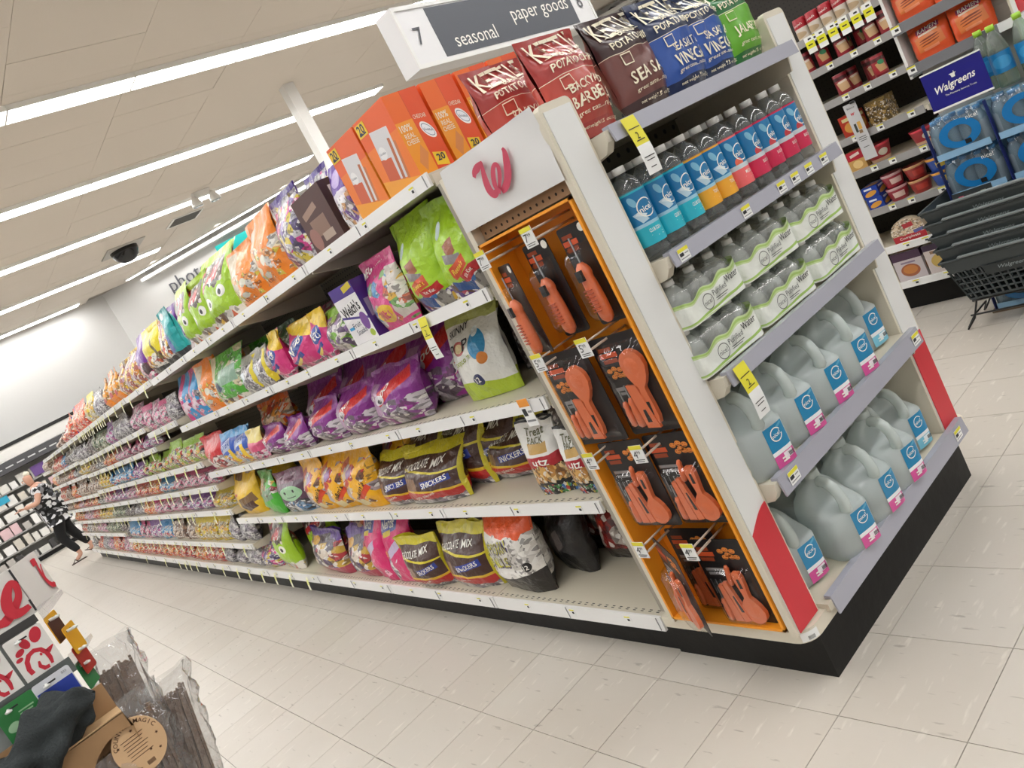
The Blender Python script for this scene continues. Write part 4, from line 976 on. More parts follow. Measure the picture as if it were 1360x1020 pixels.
D('purplechoc', 'purple chocolate assortment', '5c3590', [('v', .2, .8, 5, ['d8c9b8', '4a2a58', 'b03038', '6a4a3a', 'c9a23a', '3a2a4a']), ('b', -.1, .2, 'b5455a'), ('r', .55, .8, .34, .16, 10, '3a2030'), ('e', .3, .75, .26, .16, 0, 'e0a93a')])
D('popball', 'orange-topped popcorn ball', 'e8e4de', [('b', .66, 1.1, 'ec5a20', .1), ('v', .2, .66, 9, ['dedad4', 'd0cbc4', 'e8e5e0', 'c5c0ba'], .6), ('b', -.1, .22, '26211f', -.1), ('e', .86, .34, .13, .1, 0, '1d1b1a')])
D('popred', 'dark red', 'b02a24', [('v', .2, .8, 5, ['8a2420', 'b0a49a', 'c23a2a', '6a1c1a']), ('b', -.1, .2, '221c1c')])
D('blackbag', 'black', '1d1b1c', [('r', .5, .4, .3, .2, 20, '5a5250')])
D('skinny', 'white and lime popcorn', 'ebeae4', [('b', -.1, .20, 'b4cb36', .1), ('b', .86, 1.1, 'b9bf6a'), ('e', .66, .6, .30, .32, 8, '2a8fc4'), ('e', .62, .74, .12, .1, 0, 'e8f0f4'), ('e', .72, .44, .17, .14, 0, 'e58a2e'), ('e', .3, .62, .26, .14, 0, 'b8433a'), ('e', .3, .62, .18, .09, 0, 'e8d0a0'), ('e', .52, .22, .2, .14, 0, '262f5f')])
D('pretzel', 'pretzel treat', '15161a', [('b', .56, .97, 'edebe6'), ('b', .42, .56, 'b52a34'), ('v', .2, .42, 7, ['d9a860', 'c08a48', 'e8c890', 'b57a38']), ('v', -.1, .16, 12, ['15161a', '2f6fb8', '15161a', 'd8c23a', '3a9a4a', '15161a', 'c0392f']), ('r', .5, .66, .5, .12, 0, 'caa25a')])
D('redhot', 'bright red', 'd12a34', [('r', .22, .4, .34, .4, 0, 'e05a4a'), ('v', -.1, .4, 7, REDM)])
D('bluebar', 'blue and yellow', '2452b4', [('b', .8, 1.1, '3a9ad8'), ('r', .45, .62, .6, .24, 12, 'c9d4e8'), ('v', -.1, .4, 7, ['e0b23a', '9ab0d0', 'd88a3a', 'cfc6c0']), ('r', .75, .3, .14, .5, 10, 'ecc62c')])
D('pinkyellow', 'pink and pale yellow', 'd9567e', [('b', .6, 1.1, 'e6d27a'), ('v', -.1, .3, 8, PINKM)])
D('purpwhite', 'purple and white snack', '5a2f9a', [('b', -.1, .6, 'd9d2dc'), ('e', .5, .78, .5, .25, 0, 'b9a4d8'), ('v', .0, .5, 7, ['e8e4ea', 'd0a070', '8a6ab0', 'f0eef2'])])
D('silverpurple', 'silver and purple sweets', '8f8894', [('v', -.1, .95, 8, ['9a94a0', '6a4a9a', 'c9c4cc', 'd0408a', 'd8c24a', '4a3a6a']), ('b', .93, 1.1, '4a2f8a')])
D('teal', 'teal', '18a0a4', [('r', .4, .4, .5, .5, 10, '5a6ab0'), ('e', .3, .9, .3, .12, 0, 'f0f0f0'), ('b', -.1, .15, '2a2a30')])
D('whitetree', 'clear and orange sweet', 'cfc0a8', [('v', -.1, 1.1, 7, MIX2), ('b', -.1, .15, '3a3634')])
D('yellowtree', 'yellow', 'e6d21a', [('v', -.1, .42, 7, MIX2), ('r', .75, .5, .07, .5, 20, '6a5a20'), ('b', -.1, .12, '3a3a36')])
D('purpletall', 'tall purple', '6a2392', [('v', -.1, .4, 7, PINKM), ('r', .8, .25, .3, .2, 15, '4a2a30')])
D('yellowmulti', 'yellow and orange sweet', 'ecb51e', [('v', -.1, 1.1, 6, ['ecc02a', 'c9a0b0', 'd98a2a', 'e8dcc8', 'b05a50', 'f0c93a'])])
D('orange110', 'orange assorted', 'f08c1c', [('v', .3, 1.1, 6, ['f0a02a', 'e0c9a8', 'd06a50', 'f3b04a']), ('r', .6, .3, .4, .14, 10, 'c93a3a')])
D('yellowfar', 'yellow', 'e8ce22', [('v', .05, .8, 6, ['e8ce22', 'c9b070', 'd8d0b8', 'e0a83a'])])
D('redorange', 'red-orange', 'ee5a30', [('v', .1, .9, 6, ['ee5a30', 'f08a5a', 'd9402a', 'f0c0a0']), ('r', .05, .5, .12, 1, 0, '6a3a9a')])
D('orangecandy', 'orange', 'ea6a22', [('v', .1, .9, 6, ['ea6a22', 'f0a02a', 'd9402a', 'e8c090'])])
D('redcandy', 'red', 'cf2f30', [('v', .05, .85, 6, ['cf2f30', 'e8762a', 'b02a3a', 'e8c8b0'])])
D('candycorn', 'brown and cream', '8a6a58', [('v', -.1, 1.1, 7, ['8a6a58', 'c9b09a', '6a4a3a', 'e0d0c0', 'a07a60'])])
D('pinkfar', 'pink and silver', 'c04a80', [('v', -.1, 1.1, 6, ['c05a8a', 'd8ccd0', '8a5a78', 'e8a0c0', '9a949a'])])
D('bluefar', 'blue', '2a8cc8', [('v', .05, .7, 6, ['2a8cc8', 'd8d0d0', 'c9505a', '8ab8d8'])])
D('greenfar', 'dark green', '3a5f3a', [('v', -.1, .9, 6, ['3a5f3a', '8a9a70', '5a4a3a', 'c0c0a8'])])
D('limefar', 'lime-topped assorted', '9ac42a', [('v', -.1, .72, 6, ['d8c8b8', 'c9403a', 'e0a83a', '8a8a8a', 'b0c860', '3a3a4a'])])
D('purplefar', 'purple and white', '7a3a9a', [('v', -.1, .75, 6, ['8a5aa0', 'e0d8e4', '5a3a7a', 'c060a0', 'b8b0c0'])])
D('whitefar', 'black and white', 'c9c6c4', [('v', -.1, 1.1, 7, ['d8d4d2', '4a4648', 'efecea', '9a9698'])])

WN = {}
GRP = 'bags of sweets on the candy shelves'
SEQ = [0]
def words_for(k, w, h):
    wd = []
    if k == 'megapink': wd = [('MEGA mix', -.25, .88, w*.62, .03, 10, PRW), ('3lbs', .02, .25, w*.3, .032, 8, M('mega_pink', 'd43c84', .4))]
    elif k == 'nerdpink': wd = [('Nerds', .05, .54, w*.5, .045, 16, PRW)]
    elif k == 'nerdmix': wd = [('Nerds', -.2, .81, w*.42, .04, 6, PRW), ('MIX', -.25, .705, w*.2, .016, 6, M('mix_yellow', 'e8d040', .4)), ('91', -.65, .42, w*.14, .035, 0, M('mix_yellow'))]
    elif k == 'snack': wd = [('SNICKERS', .32, .445, w*.40, .021, 7, PRW), ('100 pieces', -.1, .19, w*.4, .02, 8, PRW), ('CHOCOLATE', -.34, .715, w*.42, .024, 5, PRW), ('MIX', .40, .745, w*.2, .024, 5, PRW)]
    elif k == 'yellowmix': wd = [("m&m's", .45, .35, w*.34, .026, 35, M('brown_ink', '3a1f14', .4)), ("m&m's", -.4, .5, w*.2, .012, 25, PRW)]
    elif k == 'purplecat': wd = [('100', .1, .63, w*.18, .024, 34, PRW), ('TWIX', -.5, .55, w*.2, .02, 8, PRW)]
    elif k == 'popball': wd = [('POPCORN', -.12, .555, w*.52, .046, 8, M('pop_dark', '4a3f62', .4)), ('BALLS', -.10, .41, w*.42, .046, 4, M('pop_dark')), ('POPCORN', -.13, .56, w*.5, .042, 8, M('pop_yellow', 'd8d23a', .4)), ('BALLS', -.11, .415, w*.4, .042, 4, M('pop_yellow')), ('12', .72, .34, w*.08, .018, 0, PRW)]
    elif k == 'skinny': wd = [('SKINNY', -.4, .80, w*.40, .024, 12, INK), ('P  P', -.38, .63, w*.42, .034, 8, INK), ('popcorn', -.3, .47, w*.36, .02, 10, M('pop_olive', '9aa82a', .5)), ('12', .04, .22, w*.1, .02, 8, PRW)]
    elif k == 'pretzel': wd = [('Treat', 0, .86, w*.5, .025, 0, M('olive', '5a5a30', .5)), ('PACK', 0, .76, w*.4, .02, 0, M('olive')), ('utz', 0, .49, w*.4, .022, 0, PRW)]
    elif k == 'orangeface': wd = [('175', -.1, .12, w*.14, .014, 0, INK)]
    elif k == 'lime': wd = [("Kit Kat", .35, .2, w*.2, .012, 8, PRW), ("Reese's", .1, .3, w*.26, .018, 12, M('mix_yellow', 'e8d040', .4))]
    elif k == 'redhot': wd = [('AIRHEADS', -.3, .45, w*.4, .02, 20, PRW)]
    elif k == 'bluebar': wd = [('BUTTER', 0, .64, w*.5, .028, 12, M('bar_blue', '2452b4', .4))]
    return wd
def candy(k, y0, y1, z, ztop, where, d=None, x=None, yaw=None, pitch=None, second=0, **kw):
    desc, mat, _ = DES[k]; w = (y1-y0)*1.06; h = (ztop-z)*(1.1 if z > 1.6 else 1); SEQ[0] += 1
    d = d or min(.13, w*.42)
    kw.setdefault('full', R.uniform(.45, .6)); kw.setdefault('lean', R.uniform(.0, .12)); kw.setdefault('flop', R.uniform(-.02, .05)); kw.setdefault('wr', .010)
    big = w > .2 or y0 < 2.4
    o = bag('candy_bag', '%s bag %s' % (desc, where), 'candy bag', w, h*1.04, d, mat, SEQ[0]*1.37, GRP, words_for(k, w, h), None, nu=12 if big else 8, nv=16 if big else 10, **kw)
    o.location = ((GX+.012+d/2) if x is None else x, (y0+y1)/2, z+.001)
    o.rotation_euler = (R.uniform(-.1, .02) if pitch is None else pitch, 0, -PI/2+(R.uniform(-.15, .15) if yaw is None else yaw))
    return o
zt, z2, z3, z4, z5 = 1.64, 1.29, .94, .585, .172
TS, S2, S3, S4, S5 = 'on top candy shelf', 'on second candy shelf', 'on middle candy shelf', 'on fourth candy shelf', 'on bottom candy shelf'
# top shelf
candy('purpwhite', .94, 1.06, zt, 1.83, TS+', between orange cracker box and brown carton')
candy('silverpurple', 1.34, 1.62, zt, 1.885, TS+', left of the brown carton')
candy('silverpurple', 1.30, 1.5, zt, 1.90, TS+', behind the front silver one, tip showing', x=.13)
candy('orangeface', 1.63, 1.95, zt, 1.90, TS+', the nearer and larger of two orange bags')
candy('orangeface', 1.93, 2.26, zt, 1.865, TS+', the farther and smaller of two orange bags')
candy('limeface', 2.30, 2.70, zt, 1.935, TS+', nearest of three lime bags in a row')
candy('limeface', 2.62, 2.95, zt, 1.90, TS+', middle of three lime bags in a row')
candy('limeface', 2.90, 3.2, zt, 1.92, TS+', farthest of three lime bags in a row')
candy('teal', 3.32, 3.54, zt, 1.90, TS+', just beyond the lime bags')
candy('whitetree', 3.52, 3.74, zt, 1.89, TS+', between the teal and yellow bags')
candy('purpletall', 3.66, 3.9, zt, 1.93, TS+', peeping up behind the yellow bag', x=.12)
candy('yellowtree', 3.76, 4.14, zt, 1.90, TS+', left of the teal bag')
candy('purpletall', 4.16, 4.5, zt, 1.92, TS+', standing alone as the front purple bag')
# second shelf
candy('lime', .51, .735, z2, 1.575, S2+', right one of the lime pair', d=.14, yaw=.12, pitch=-.05)
candy('lime', .715, .95, z2, 1.585, S2+', left one of the lime pair', d=.14, yaw=-.05)
candy('megapink', .95, 1.24, z2, 1.535, S2+', left of the lime pair', d=.11, yaw=-.1)
candy('gummy', 1.40, 1.66, z2, 1.455, S2+', left of the fruit snack carton')
candy('nerdpink', 1.62, 1.76, z2, 1.485, S2+', rightmost of three pink-and-yellow bags')
candy('nerdpink', 1.77, 2.09, z2, 1.485, S2+', middle and widest of three pink-and-yellow bags')
candy('nerdpink', 2.10, 2.32, z2, 1.50, S2+', leftmost of three pink-and-yellow bags')
candy('silveryellow', 2.34, 2.56, z2, 1.47, S2+', left of the pink-and-yellow bags')
candy('silveryellow', 2.56, 2.8, z2, 1.47, S2+', right of the bright green bag')
candy('greenwrap', 2.80, 3.24, z2, 1.55, S2+', between silvery and orange bags')
candy('orangeface', 3.22, 3.52, z2, 1.57, S2+', left of the bright green bag')
candy('bluepink', 3.55, 3.8, z2, 1.57, S2+', left of the orange bag')
candy('bluepink', 3.78, 4.04, z2, 1.57, S2+', second bag left of the orange bag')
for i, (a, b_) in enumerate(((1.15, 1.55), (1.5, 1.95), (1.9, 2.3))):
    candy('pinkfar', a, b_, z2, 1.50, S2+', lying at the back, %s of three' % ('right', 'middle', 'left')[i], x=.2, d=.16, lean=.3)
for i, (k, a, b_) in enumerate((('greenfar', 2.35, 2.75), ('greenwrap', 2.7, 3.1), ('orangecandy', 3.1, 3.5), ('greenfar', 3.5, 4.1))):
    candy(k, a, b_, z2, 1.52, S2+', in the back row, %s from the right' % ('fourth', 'fifth', 'sixth', 'seventh')[i], x=.2, d=.16)
# middle shelf
candy('skinny', .78, 1.06, z3, 1.235, S3+', beside the empty stretch of shelf', d=.11, x=.10, yaw=.1, pitch=-.08)
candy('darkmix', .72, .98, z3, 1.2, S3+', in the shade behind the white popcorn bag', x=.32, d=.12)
candy('purplecat', 1.27, 1.67, z3, 1.16, S3+', front one nearest the white popcorn bag', d=.19, lean=.1, full=.6)
candy('purplecat', 1.66, 2.02, z3, 1.14, S3+', second in the front row', d=.19, lean=.1, full=.6)
candy('purplecat', 2.0, 2.40, z3, 1.13, S3+', third in the front row', d=.19, lean=.1, full=.6)
candy('purplecat', 2.40, 2.72, z3, 1.10, S3+', fourth in the front row', d=.16)
candy('purplecat', 2.70, 3.04, z3, 1.10, S3+', fifth in the front row', d=.16)
for i, (a, b_, zz, xx) in enumerate(((1.02, 1.32, 1.15, .24), (1.12, 1.55, 1.25, .2), (1.5, 1.95, 1.24, .2), (1.9, 2.35, 1.22, .22), (2.3, 2.75, 1.2, .22))):
    candy('purplecat', a, b_, z3, zz, S3+', in the back row, %s from the right' % bayn[i], x=xx, d=.2, lean=.25)
candy('pinkyellow', 3.05, 3.26, z3, 1.11, S3+', between purple and blue bags')
candy('bluebar', 3.26, 3.52, z3, 1.14, S3+', right one of the blue pair')
candy('bluebar', 3.50, 3.76, z3, 1.14, S3+', left one of the blue pair')
candy('redhot', 3.74, 4.14, z3, 1.16, S3+', left of the blue pair')
candy('orangecandy', 3.0, 3.4, z3, 1.2, S3+', lying at the back behind the blue pair', x=.22, d=.16)
# fourth shelf
candy('pretzel', .51, .64, z4, .80, S4+', the right slim one by the orange tray', d=.06, yaw=.1, x=.02)
candy('pretzel', .67, .83, z4, .835, S4+', the left slim one by the orange tray', d=.07, yaw=.2, x=.03)
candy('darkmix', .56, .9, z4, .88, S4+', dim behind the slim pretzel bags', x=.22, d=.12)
candy('snack', 1.33, 1.74, z4, .80, S4+', right front bag of the pile', d=.15, lean=.25)
candy('snack', 1.70, 1.98, z4, .80, S4+', left front bag of the pile', d=.15, lean=.25)
for i, (a, b_, zz, xx) in enumerate(((.98, 1.3, .80, .2), (1.1, 1.45, .86, .24), (1.25, 1.7, .88, .2), (1.6, 2.05, .87, .22))):
    candy('snack', a, b_, z4, zz, S4+', in the heap behind, %s from the right' % bayn[i], x=xx, d=.2, lean=.2, yaw=R.uniform(-.4, .2))
candy('yellowmix', 1.99, 2.36, z4, .865, S4+', right one of three yellow bags', d=.16, yaw=-.1)
candy('yellowmix', 2.30, 2.58, z4, .865, S4+', middle one of three yellow bags', d=.15)
candy('yellowmix', 2.54, 2.84, z4, .86, S4+', left one of three yellow bags', d=.15)
candy('yellowmix', 1.88, 2.2, z4, .88, S4+', standing behind the three yellow bags', x=.2, d=.16)
candy('greenmonster', 2.84, 3.24, z4, .82, S4+', left of the yellow bags')
candy('greenbag', 3.27, 3.64, z4, .84, S4+', left of the green-faced bag')
candy('yellowbrown', 3.72, 4.14, z4, .875, S4+', left of the grass green bag', d=.15)
candy('yellowbrown', 3.5, 3.9, z4, .86, S4+', behind the grass green bag', x=.22)
# bottom shelf
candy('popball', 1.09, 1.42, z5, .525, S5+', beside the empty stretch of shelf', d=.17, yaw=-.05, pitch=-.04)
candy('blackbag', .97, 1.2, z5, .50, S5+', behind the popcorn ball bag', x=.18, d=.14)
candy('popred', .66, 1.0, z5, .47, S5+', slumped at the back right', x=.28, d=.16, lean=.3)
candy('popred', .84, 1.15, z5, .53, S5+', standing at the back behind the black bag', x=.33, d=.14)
candy('snack', 1.43, 1.77, z5, .44, S5+', right one of the front chocolate pair', d=.16, lean=.12)
candy('snack', 1.77, 2.07, z5, .42, S5+', left one of the front chocolate pair', d=.15, x=.02, pitch=.1, lean=.05)
candy('snack', 1.45, 1.9, z5, .5, S5+', heaped behind the front chocolate pair', x=.2, d=.2, lean=.2)
candy('nerdmix', 2.04, 2.30, z5, .52, S5+', right one of the hot pink pair', d=.1)
candy('nerdmix', 2.28, 2.54, z5, .51, S5+', left one of the hot pink pair', d=.11, yaw=-.12)
candy('purplechoc', 2.50, 2.80, z5, .42, S5+', right one of the purple chocolate pair', d=.14)
candy('purplechoc', 2.86, 3.38, z5, .42, S5+', left one of the purple chocolate pair', d=.16)
candy('redcandy', 2.6, 3.1, z5, .50, S5+', at the back above the purple chocolate pair', x=.2, d=.18)
candy('limeface', 3.60, 3.98, z5, .50, S5+', front one of the lime group', d=.13, yaw=-.05)
candy('limeface', 3.25, 3.6, z5, .50, S5+', right back one of the lime group', x=.16, d=.13, yaw=.2)
candy('limeface', 3.45, 3.8, z5, .51, S5+', left back one of the lime group', x=.22, d=.13, yaw=.2)
candy('silverpurple', 4.0, 4.34, z5, .33, S5+', left of the lime group')
candy('clearsilver', 4.3, 4.7, z5, .34, S5+', left of the small silver and purple bag')

# ------------------------------------------------------------------ far bays: smaller bags, copied from a few sewn shapes
FAR_TOP = [('yellowmulti', 4.60, 1.91), ('yellowmulti', 4.86, 1.90), ('yellowmulti', 5.1, 1.9), ('orange110', 5.34, 1.91), ('orange110', 5.6, 1.92), ('orange110', 5.86, 1.90), ('clearsilver', 6.12, 1.87), ('clearsilver', 6.38, 1.87), ('yellowfar', 6.64, 1.90), ('yellowfar', 6.94, 1.91), ('redorange', 7.26, 1.92), ('redorange', 7.56, 1.92), ('redorange', 7.86, 1.92), ('redorange', 8.2, 1.91), ('redcandy', 8.55, 1.83), ('redcandy', 8.9, 1.8), ('candycorn', 9.3, 1.8), ('candycorn', 9.7, 1.76)]
PROT = {}
def far_bag(k, y, z, h, w, label, x=None):
    if k not in PROT:
        desc, mat, _ = DES[k]; ms = []
        for s in range(2):
            fn = bag_fn(1, 1, .42, hash_(k)+s*3.7, lean=.06, full=.5, wr=.02, flop=.03); ms.append(bag_mesh(fn, None, 8, 9).mesh('candy_bag', mat))
        PROT[k] = ms
    o = put('candy_bag', R.choice(PROT[k]), None, (GX+.015+w*.2 if x is None else x, y, z+.001), -PI/2+R.uniform(-.2, .2)); o.scale = (w, w, h); o.rotation_euler[0] = R.uniform(-.12, .02)
    return tag(o, label, 'candy bag', GRP)
def hash_(k): return sum(ord(c) for c in k) % 97 * .31
for i, (k, y, ztop) in enumerate(FAR_TOP): far_bag(k, y, 1.65, ztop-1.65, .30, '%s bag on top candy shelf, %s past the front purple bag' % (DES[k][0], (bayn+['fifteenth', 'sixteenth', 'seventeenth', 'eighteenth'])[i]))
ROWS_FAR = {
 1.345: (4.17, 5.06, ['clearsilver', 'clearpink', 'pinkfar', 'clearpink']), 1.40: (5.1, 12.35, ['pinkfar', 'clearsilver', 'purplefar', 'greenfar', 'darkmix', 'clearsilver', 'whitefar', 'darkmix', 'bluefar', 'redcandy', 'candycorn', 'candycorn']),
 1.235: (5.1, 12.35, ['purplefar', 'clearpink', 'pinkfar', 'orangecandy', 'whitefar', 'candycorn', 'yellowfar', 'clearsilver', 'redcandy', 'candycorn', 'candycorn', 'orangecandy']),
 1.025: (4.17, 12.35, ['limefar', 'limefar', 'limefar', 'purplefar', 'bluefar', 'bluefar', 'yellowfar', 'candycorn', 'candycorn', 'candycorn', 'orangecandy', 'candycorn', 'redcandy']),
 .845: (4.17, 12.35, ['clearpink', 'clearpink', 'bluefar', 'orangecandy', 'redcandy', 'pinkfar', 'purplefar', 'clearpink', 'whitefar', 'orangecandy', 'redcandy', 'pinkfar', 'orangecandy', 'candycorn']),
 .655: (4.17, 12.35, ['yellowfar', 'purplefar', 'pinkfar', 'clearpink', 'orangecandy', 'clearsilver', 'darkmix', 'greenfar', 'yellowfar', 'yellowfar', 'redcandy', 'pinkfar', 'orangecandy', 'orangecandy']),
 .38: (4.17, 12.35, ['clearsilver', 'yellowfar', 'yellowfar', 'candycorn', 'bluefar', 'purplefar', 'clearpink', 'bluefar', 'darkmix', 'greenfar', 'greenfar', 'pinkfar', 'candycorn', 'whitefar', 'redcandy']),
 .172: (4.72, 12.35, ['clearsilver', 'redcandy', 'orangecandy', 'redcandy', 'orangecandy', 'orangecandy', 'redcandy', 'redcandy', 'orangecandy', 'pinkfar', 'redcandy', 'orangecandy', 'pinkfar', 'clearsilver', 'redcandy', 'whitefar'])}
shn = {1.345: 'fifth bay second shelf', 1.40: 'second far shelf', 1.235: 'third far shelf', 1.025: 'fourth far shelf', .845: 'fifth far shelf', .655: 'sixth far shelf', .38: 'seventh far shelf', .172: 'bottom far shelf'}
ORD = bayn+['fifteenth', 'sixteenth', 'seventeenth', 'eighteenth', 'nineteenth', 'twentieth', 'twenty-first', 'twenty-second', 'twenty-third', 'twenty-fourth', 'twenty-fifth', 'twenty-sixth', 'twenty-seventh', 'twenty-eighth', 'twenty-ninth', 'thirtieth', 'thirty-first', 'thirty-second', 'thirty-third', 'thirty-fourth']
for z, (ya, yb, ks) in ROWS_FAR.items():
    y = ya+.12; n = 0; tot = (yb-ya)
    zs = sorted(Z_MID+Z_FAR); gap = min([q-z for q in zs if q-z > .06]+[.25])
    while y < yb:
        k = ks[min(len(ks)-1, int((y-ya)/tot*len(ks)))]
        w = R.uniform(.22, .3); kk = bay_z(min(12, int((y-GY0)/BAYW))); zz = min(kk, key=lambda q: abs(q-z))
        gap = min([q-zz for q in kk if q-zz > .06]+[.25])
        far_bag(k, y, zz, min(.24, gap-.05)*R.uniform(.82, 1.02), w, '%s candy bag, %s, %s from its near end' % (DES[k][0], shn[z], ORD[n])); n += 1; y += w*.98

# ------------------------------------------------------------------ cartons on the candy shelves
def carton(name, label, w, d, h, mat, loc, rz=-PI/2, group=None, side=None, top=None):
    """front faces local -Y"""
    t = thing(name, label, 'carton', loc, rz, group)
    m = MB().box(-w/2, w/2, -d/2, d/2, 0, h); m.m = [0, 0, 1, 1, 2, 2]
    m.m[0] = 0; 
    m.build('box', [mat, side or mat, top or mat], t)
    return t
GF_F = P('cracker_front', 'ee7a1e', [('b', .62, 1.1, 'ea5f20'), ('r', .5, .45, .5, .62, -8, 'd9d6d8'), ('r', .36, .28, .3, .3, -8, 'cf5a33'), ('r', .62, .3, .07, .62, -12, 'b8643a'), ('r', .74, .26, .06, .56, -12, 'c9733f'), ('e', .38, .5, .2, .16, -8, 'eceaea'), ('b', -.1, .13, 'f2a024', .2)], bump=0, rough=.4, coat=.2)
GF_S = P('cracker_side', 'f09a26', [('b', .66, 1.1, 'ea6a22'), ('r', .75, .5, .5, 1.2, 0, 'e2511f'), ('r', .3, .2, .3, .16, 40, 'd98a4a'), ('e', .76, .48, .36, .18, -25, 'f2f0ee'), ('e', .76, .48, .3, .13, -25, '39507a'), ('e', .76, .48, .28, .115, -25, 'eef0f4'), ('r', .5, .86, .012, .4, 0, 'c9481a'), ('r', .72, .12, .34, .16, -8, 'f0c92c')], bump=0, rough=.4, coat=.2)
GF_T = P('cracker_top', 'ea6a22', [('r', .5, .5, 1, .02, 0, 'c9521c')], bump=0)
def cracker(label, x, y):
    w, d, h = .185, .124, .236
    t = thing('cracker_box', label, 'cracker box', (x, y, zt), -PI/2, 'orange cracker boxes')
    m = MB().box(-w/2, w/2, -d/2, d/2, 0, h); m.m = [0, 0, 1, 1, 2, 2]; m.build('box', [GF_F, GF_S, GF_T], t)
    q = MB(); f = lambda a, b_: (a, -d/2-.001, b_)
    q.box(-w*.48, -w*.2, -d/2-.001, -d/2-.0005, h*.80, h*.96, 1); word(q, '20', lambda a, b_: (a, -d/2-.0015, b_), w=w*.2, at=(-w*.34, h*.89), mi=2, bold=.02); q.box(-w*.44, -w*.24, -d/2-.0015, -d/2-.001, h*.82, h*.835, 2)
    word(q, 'Goldfish', f, w=w*.17, at=(-w*.12, h*.5), rot=-8, mi=2); 
    # side facing the camera (local +X)
    sx = lambda a, b_: (w/2+.001, a, b_)
    word(q, '100% REAL', sx, w=.062, h=.016, at=(-.028, h*.5), rot=-90+90, mi=0, bold=.01) if False else None
    word(q, '100%', sx, w=.04, h=.02, at=(-.036, h*.58), mi=0, bold=.02); word(q, 'REAL', sx, w=.036, h=.014, at=(-.034, h*.485), mi=0, bold=.01); word(q, 'CHEESE', sx, w=.042, h=.014, at=(-.034, h*.41), mi=0, bold=.01)
    word(q, 'CHEDDAR', sx, w=.044, h=.012, at=(.026, h*.66), mi=0, rot=-6); word(q, 'Goldfish', sx, w=.03, at=(.032, h*.48), rot=-20, mi=2)
    word(q, '20', lambda a, b_: (w/2+.0012, a, b_), w=.028, h=.02, at=(.028, h*.14), mi=2, bold=.02)
    q.build('lettering', [CRM, M('badge_yellow', 'f0c92c', .4), M('navy_ink', '1d2a4a', .4)], t)
    return t
for i in range(4): cracker('orange cracker box side-on to the camera, %s from the shelf edge' % ordn[i], .012+.13*i+(.006*i), .612)
cracker('orange cracker box at the shelf edge, showing its pouch picture, beyond the nearest one', .012, .808)
cracker('orange cracker box behind the far edge box', .148, .808)
BRN = P('cocoa_front', '4d2b28', [('r', .5, .4, .5, .3, 0, '8a6a5a'), ('r', .4, .7, .5, .12, 10, 'a08070'), ('r', .62, .2, .36, .14, 0, 'b09a8a'), ('e', .2, .25, .3, .4, 10, '9a6a60')], bump=0, coat=.05, rough=.5)
BRS = P('cocoa_side', '3a2020', [('r', .3, .78, .3, .2, 0, 'dcd8d4'), ('r', .7, .84, .24, .2, 0, 'dcd8d4'), ('r', .5, .5, .6, .1, 0, 'b59a80'), ('r', .5, .34, .5, .14, 0, '7a5044'), ('r', .7, .08, .3, .1, 0, 'dcd8d4')], bump=0, coat=.05, rough=.5)
t = carton('chocolate_carton', 'dark brown chocolate carton on the top candy shelf left of the purple and white bag', .24, .2, .2, BRN, (.07, 1.20, zt), -PI/2, None, BRS, BRS)
WEF = P('fruit_front', 'e9e6e8', [('b', .80, 1.1, '4a2f8a'), ('r', .75, .93, .4, .1, 6, 'd8c23a'), ('r', .5, .58, .92, .24, 8, 'f2f0f0'), ('b', .42, .46, '4a3a8a', .15), ('r', .16, .3, .2, .05, 0, '3a9ad0'), ('e', .8, .34, .3, .3, 0, '7a4a9a'), ('e', .86, .12, .2, .12, 0, 'a8c040')], bump=0)
WES = P('fruit_side', '4f3590', [('r', .5, .5, .5, .3, 0, 'a89ac0')], bump=0)
def fruit(label, loc, rz):
    t = carton('fruit_snack_carton', label, .145, .07, .225, WEF, loc, rz, None, WES, WES)
    q = MB(); word(q, "Welch's", flat(-.036), w=.115, h=.044, at=(0, .134), rot=8, mi=0, bold=.02); word(q, 'Fruit', flat(-.036), w=.05, h=.02, at=(-.01, .075), rot=4, mi=1); word(q, 'Snacks', flat(-.036), w=.062, h=.02, at=(0, .048), rot=4, mi=1)
    q.build('lettering', [INK, M('navy_ink')], t); return t
fruit('white and purple fruit snack carton at the shelf edge left of the pink bag', (-.0, 1.305, z2), -PI/2+.15)
fruit('purple fruit snack carton standing behind the front fruit snack carton', (.09, 1.25, z2), -PI/2+.05)
t = carton('stock_carton', 'grey striped carton lying on top shelf space behind the pink mix bag', .16, .1, .05, M('grey_carton', '6f6a70', .5), (.14, 1.1, z2+.0), -PI/2)
t.location.z = z2; t.scale.z = 4.6
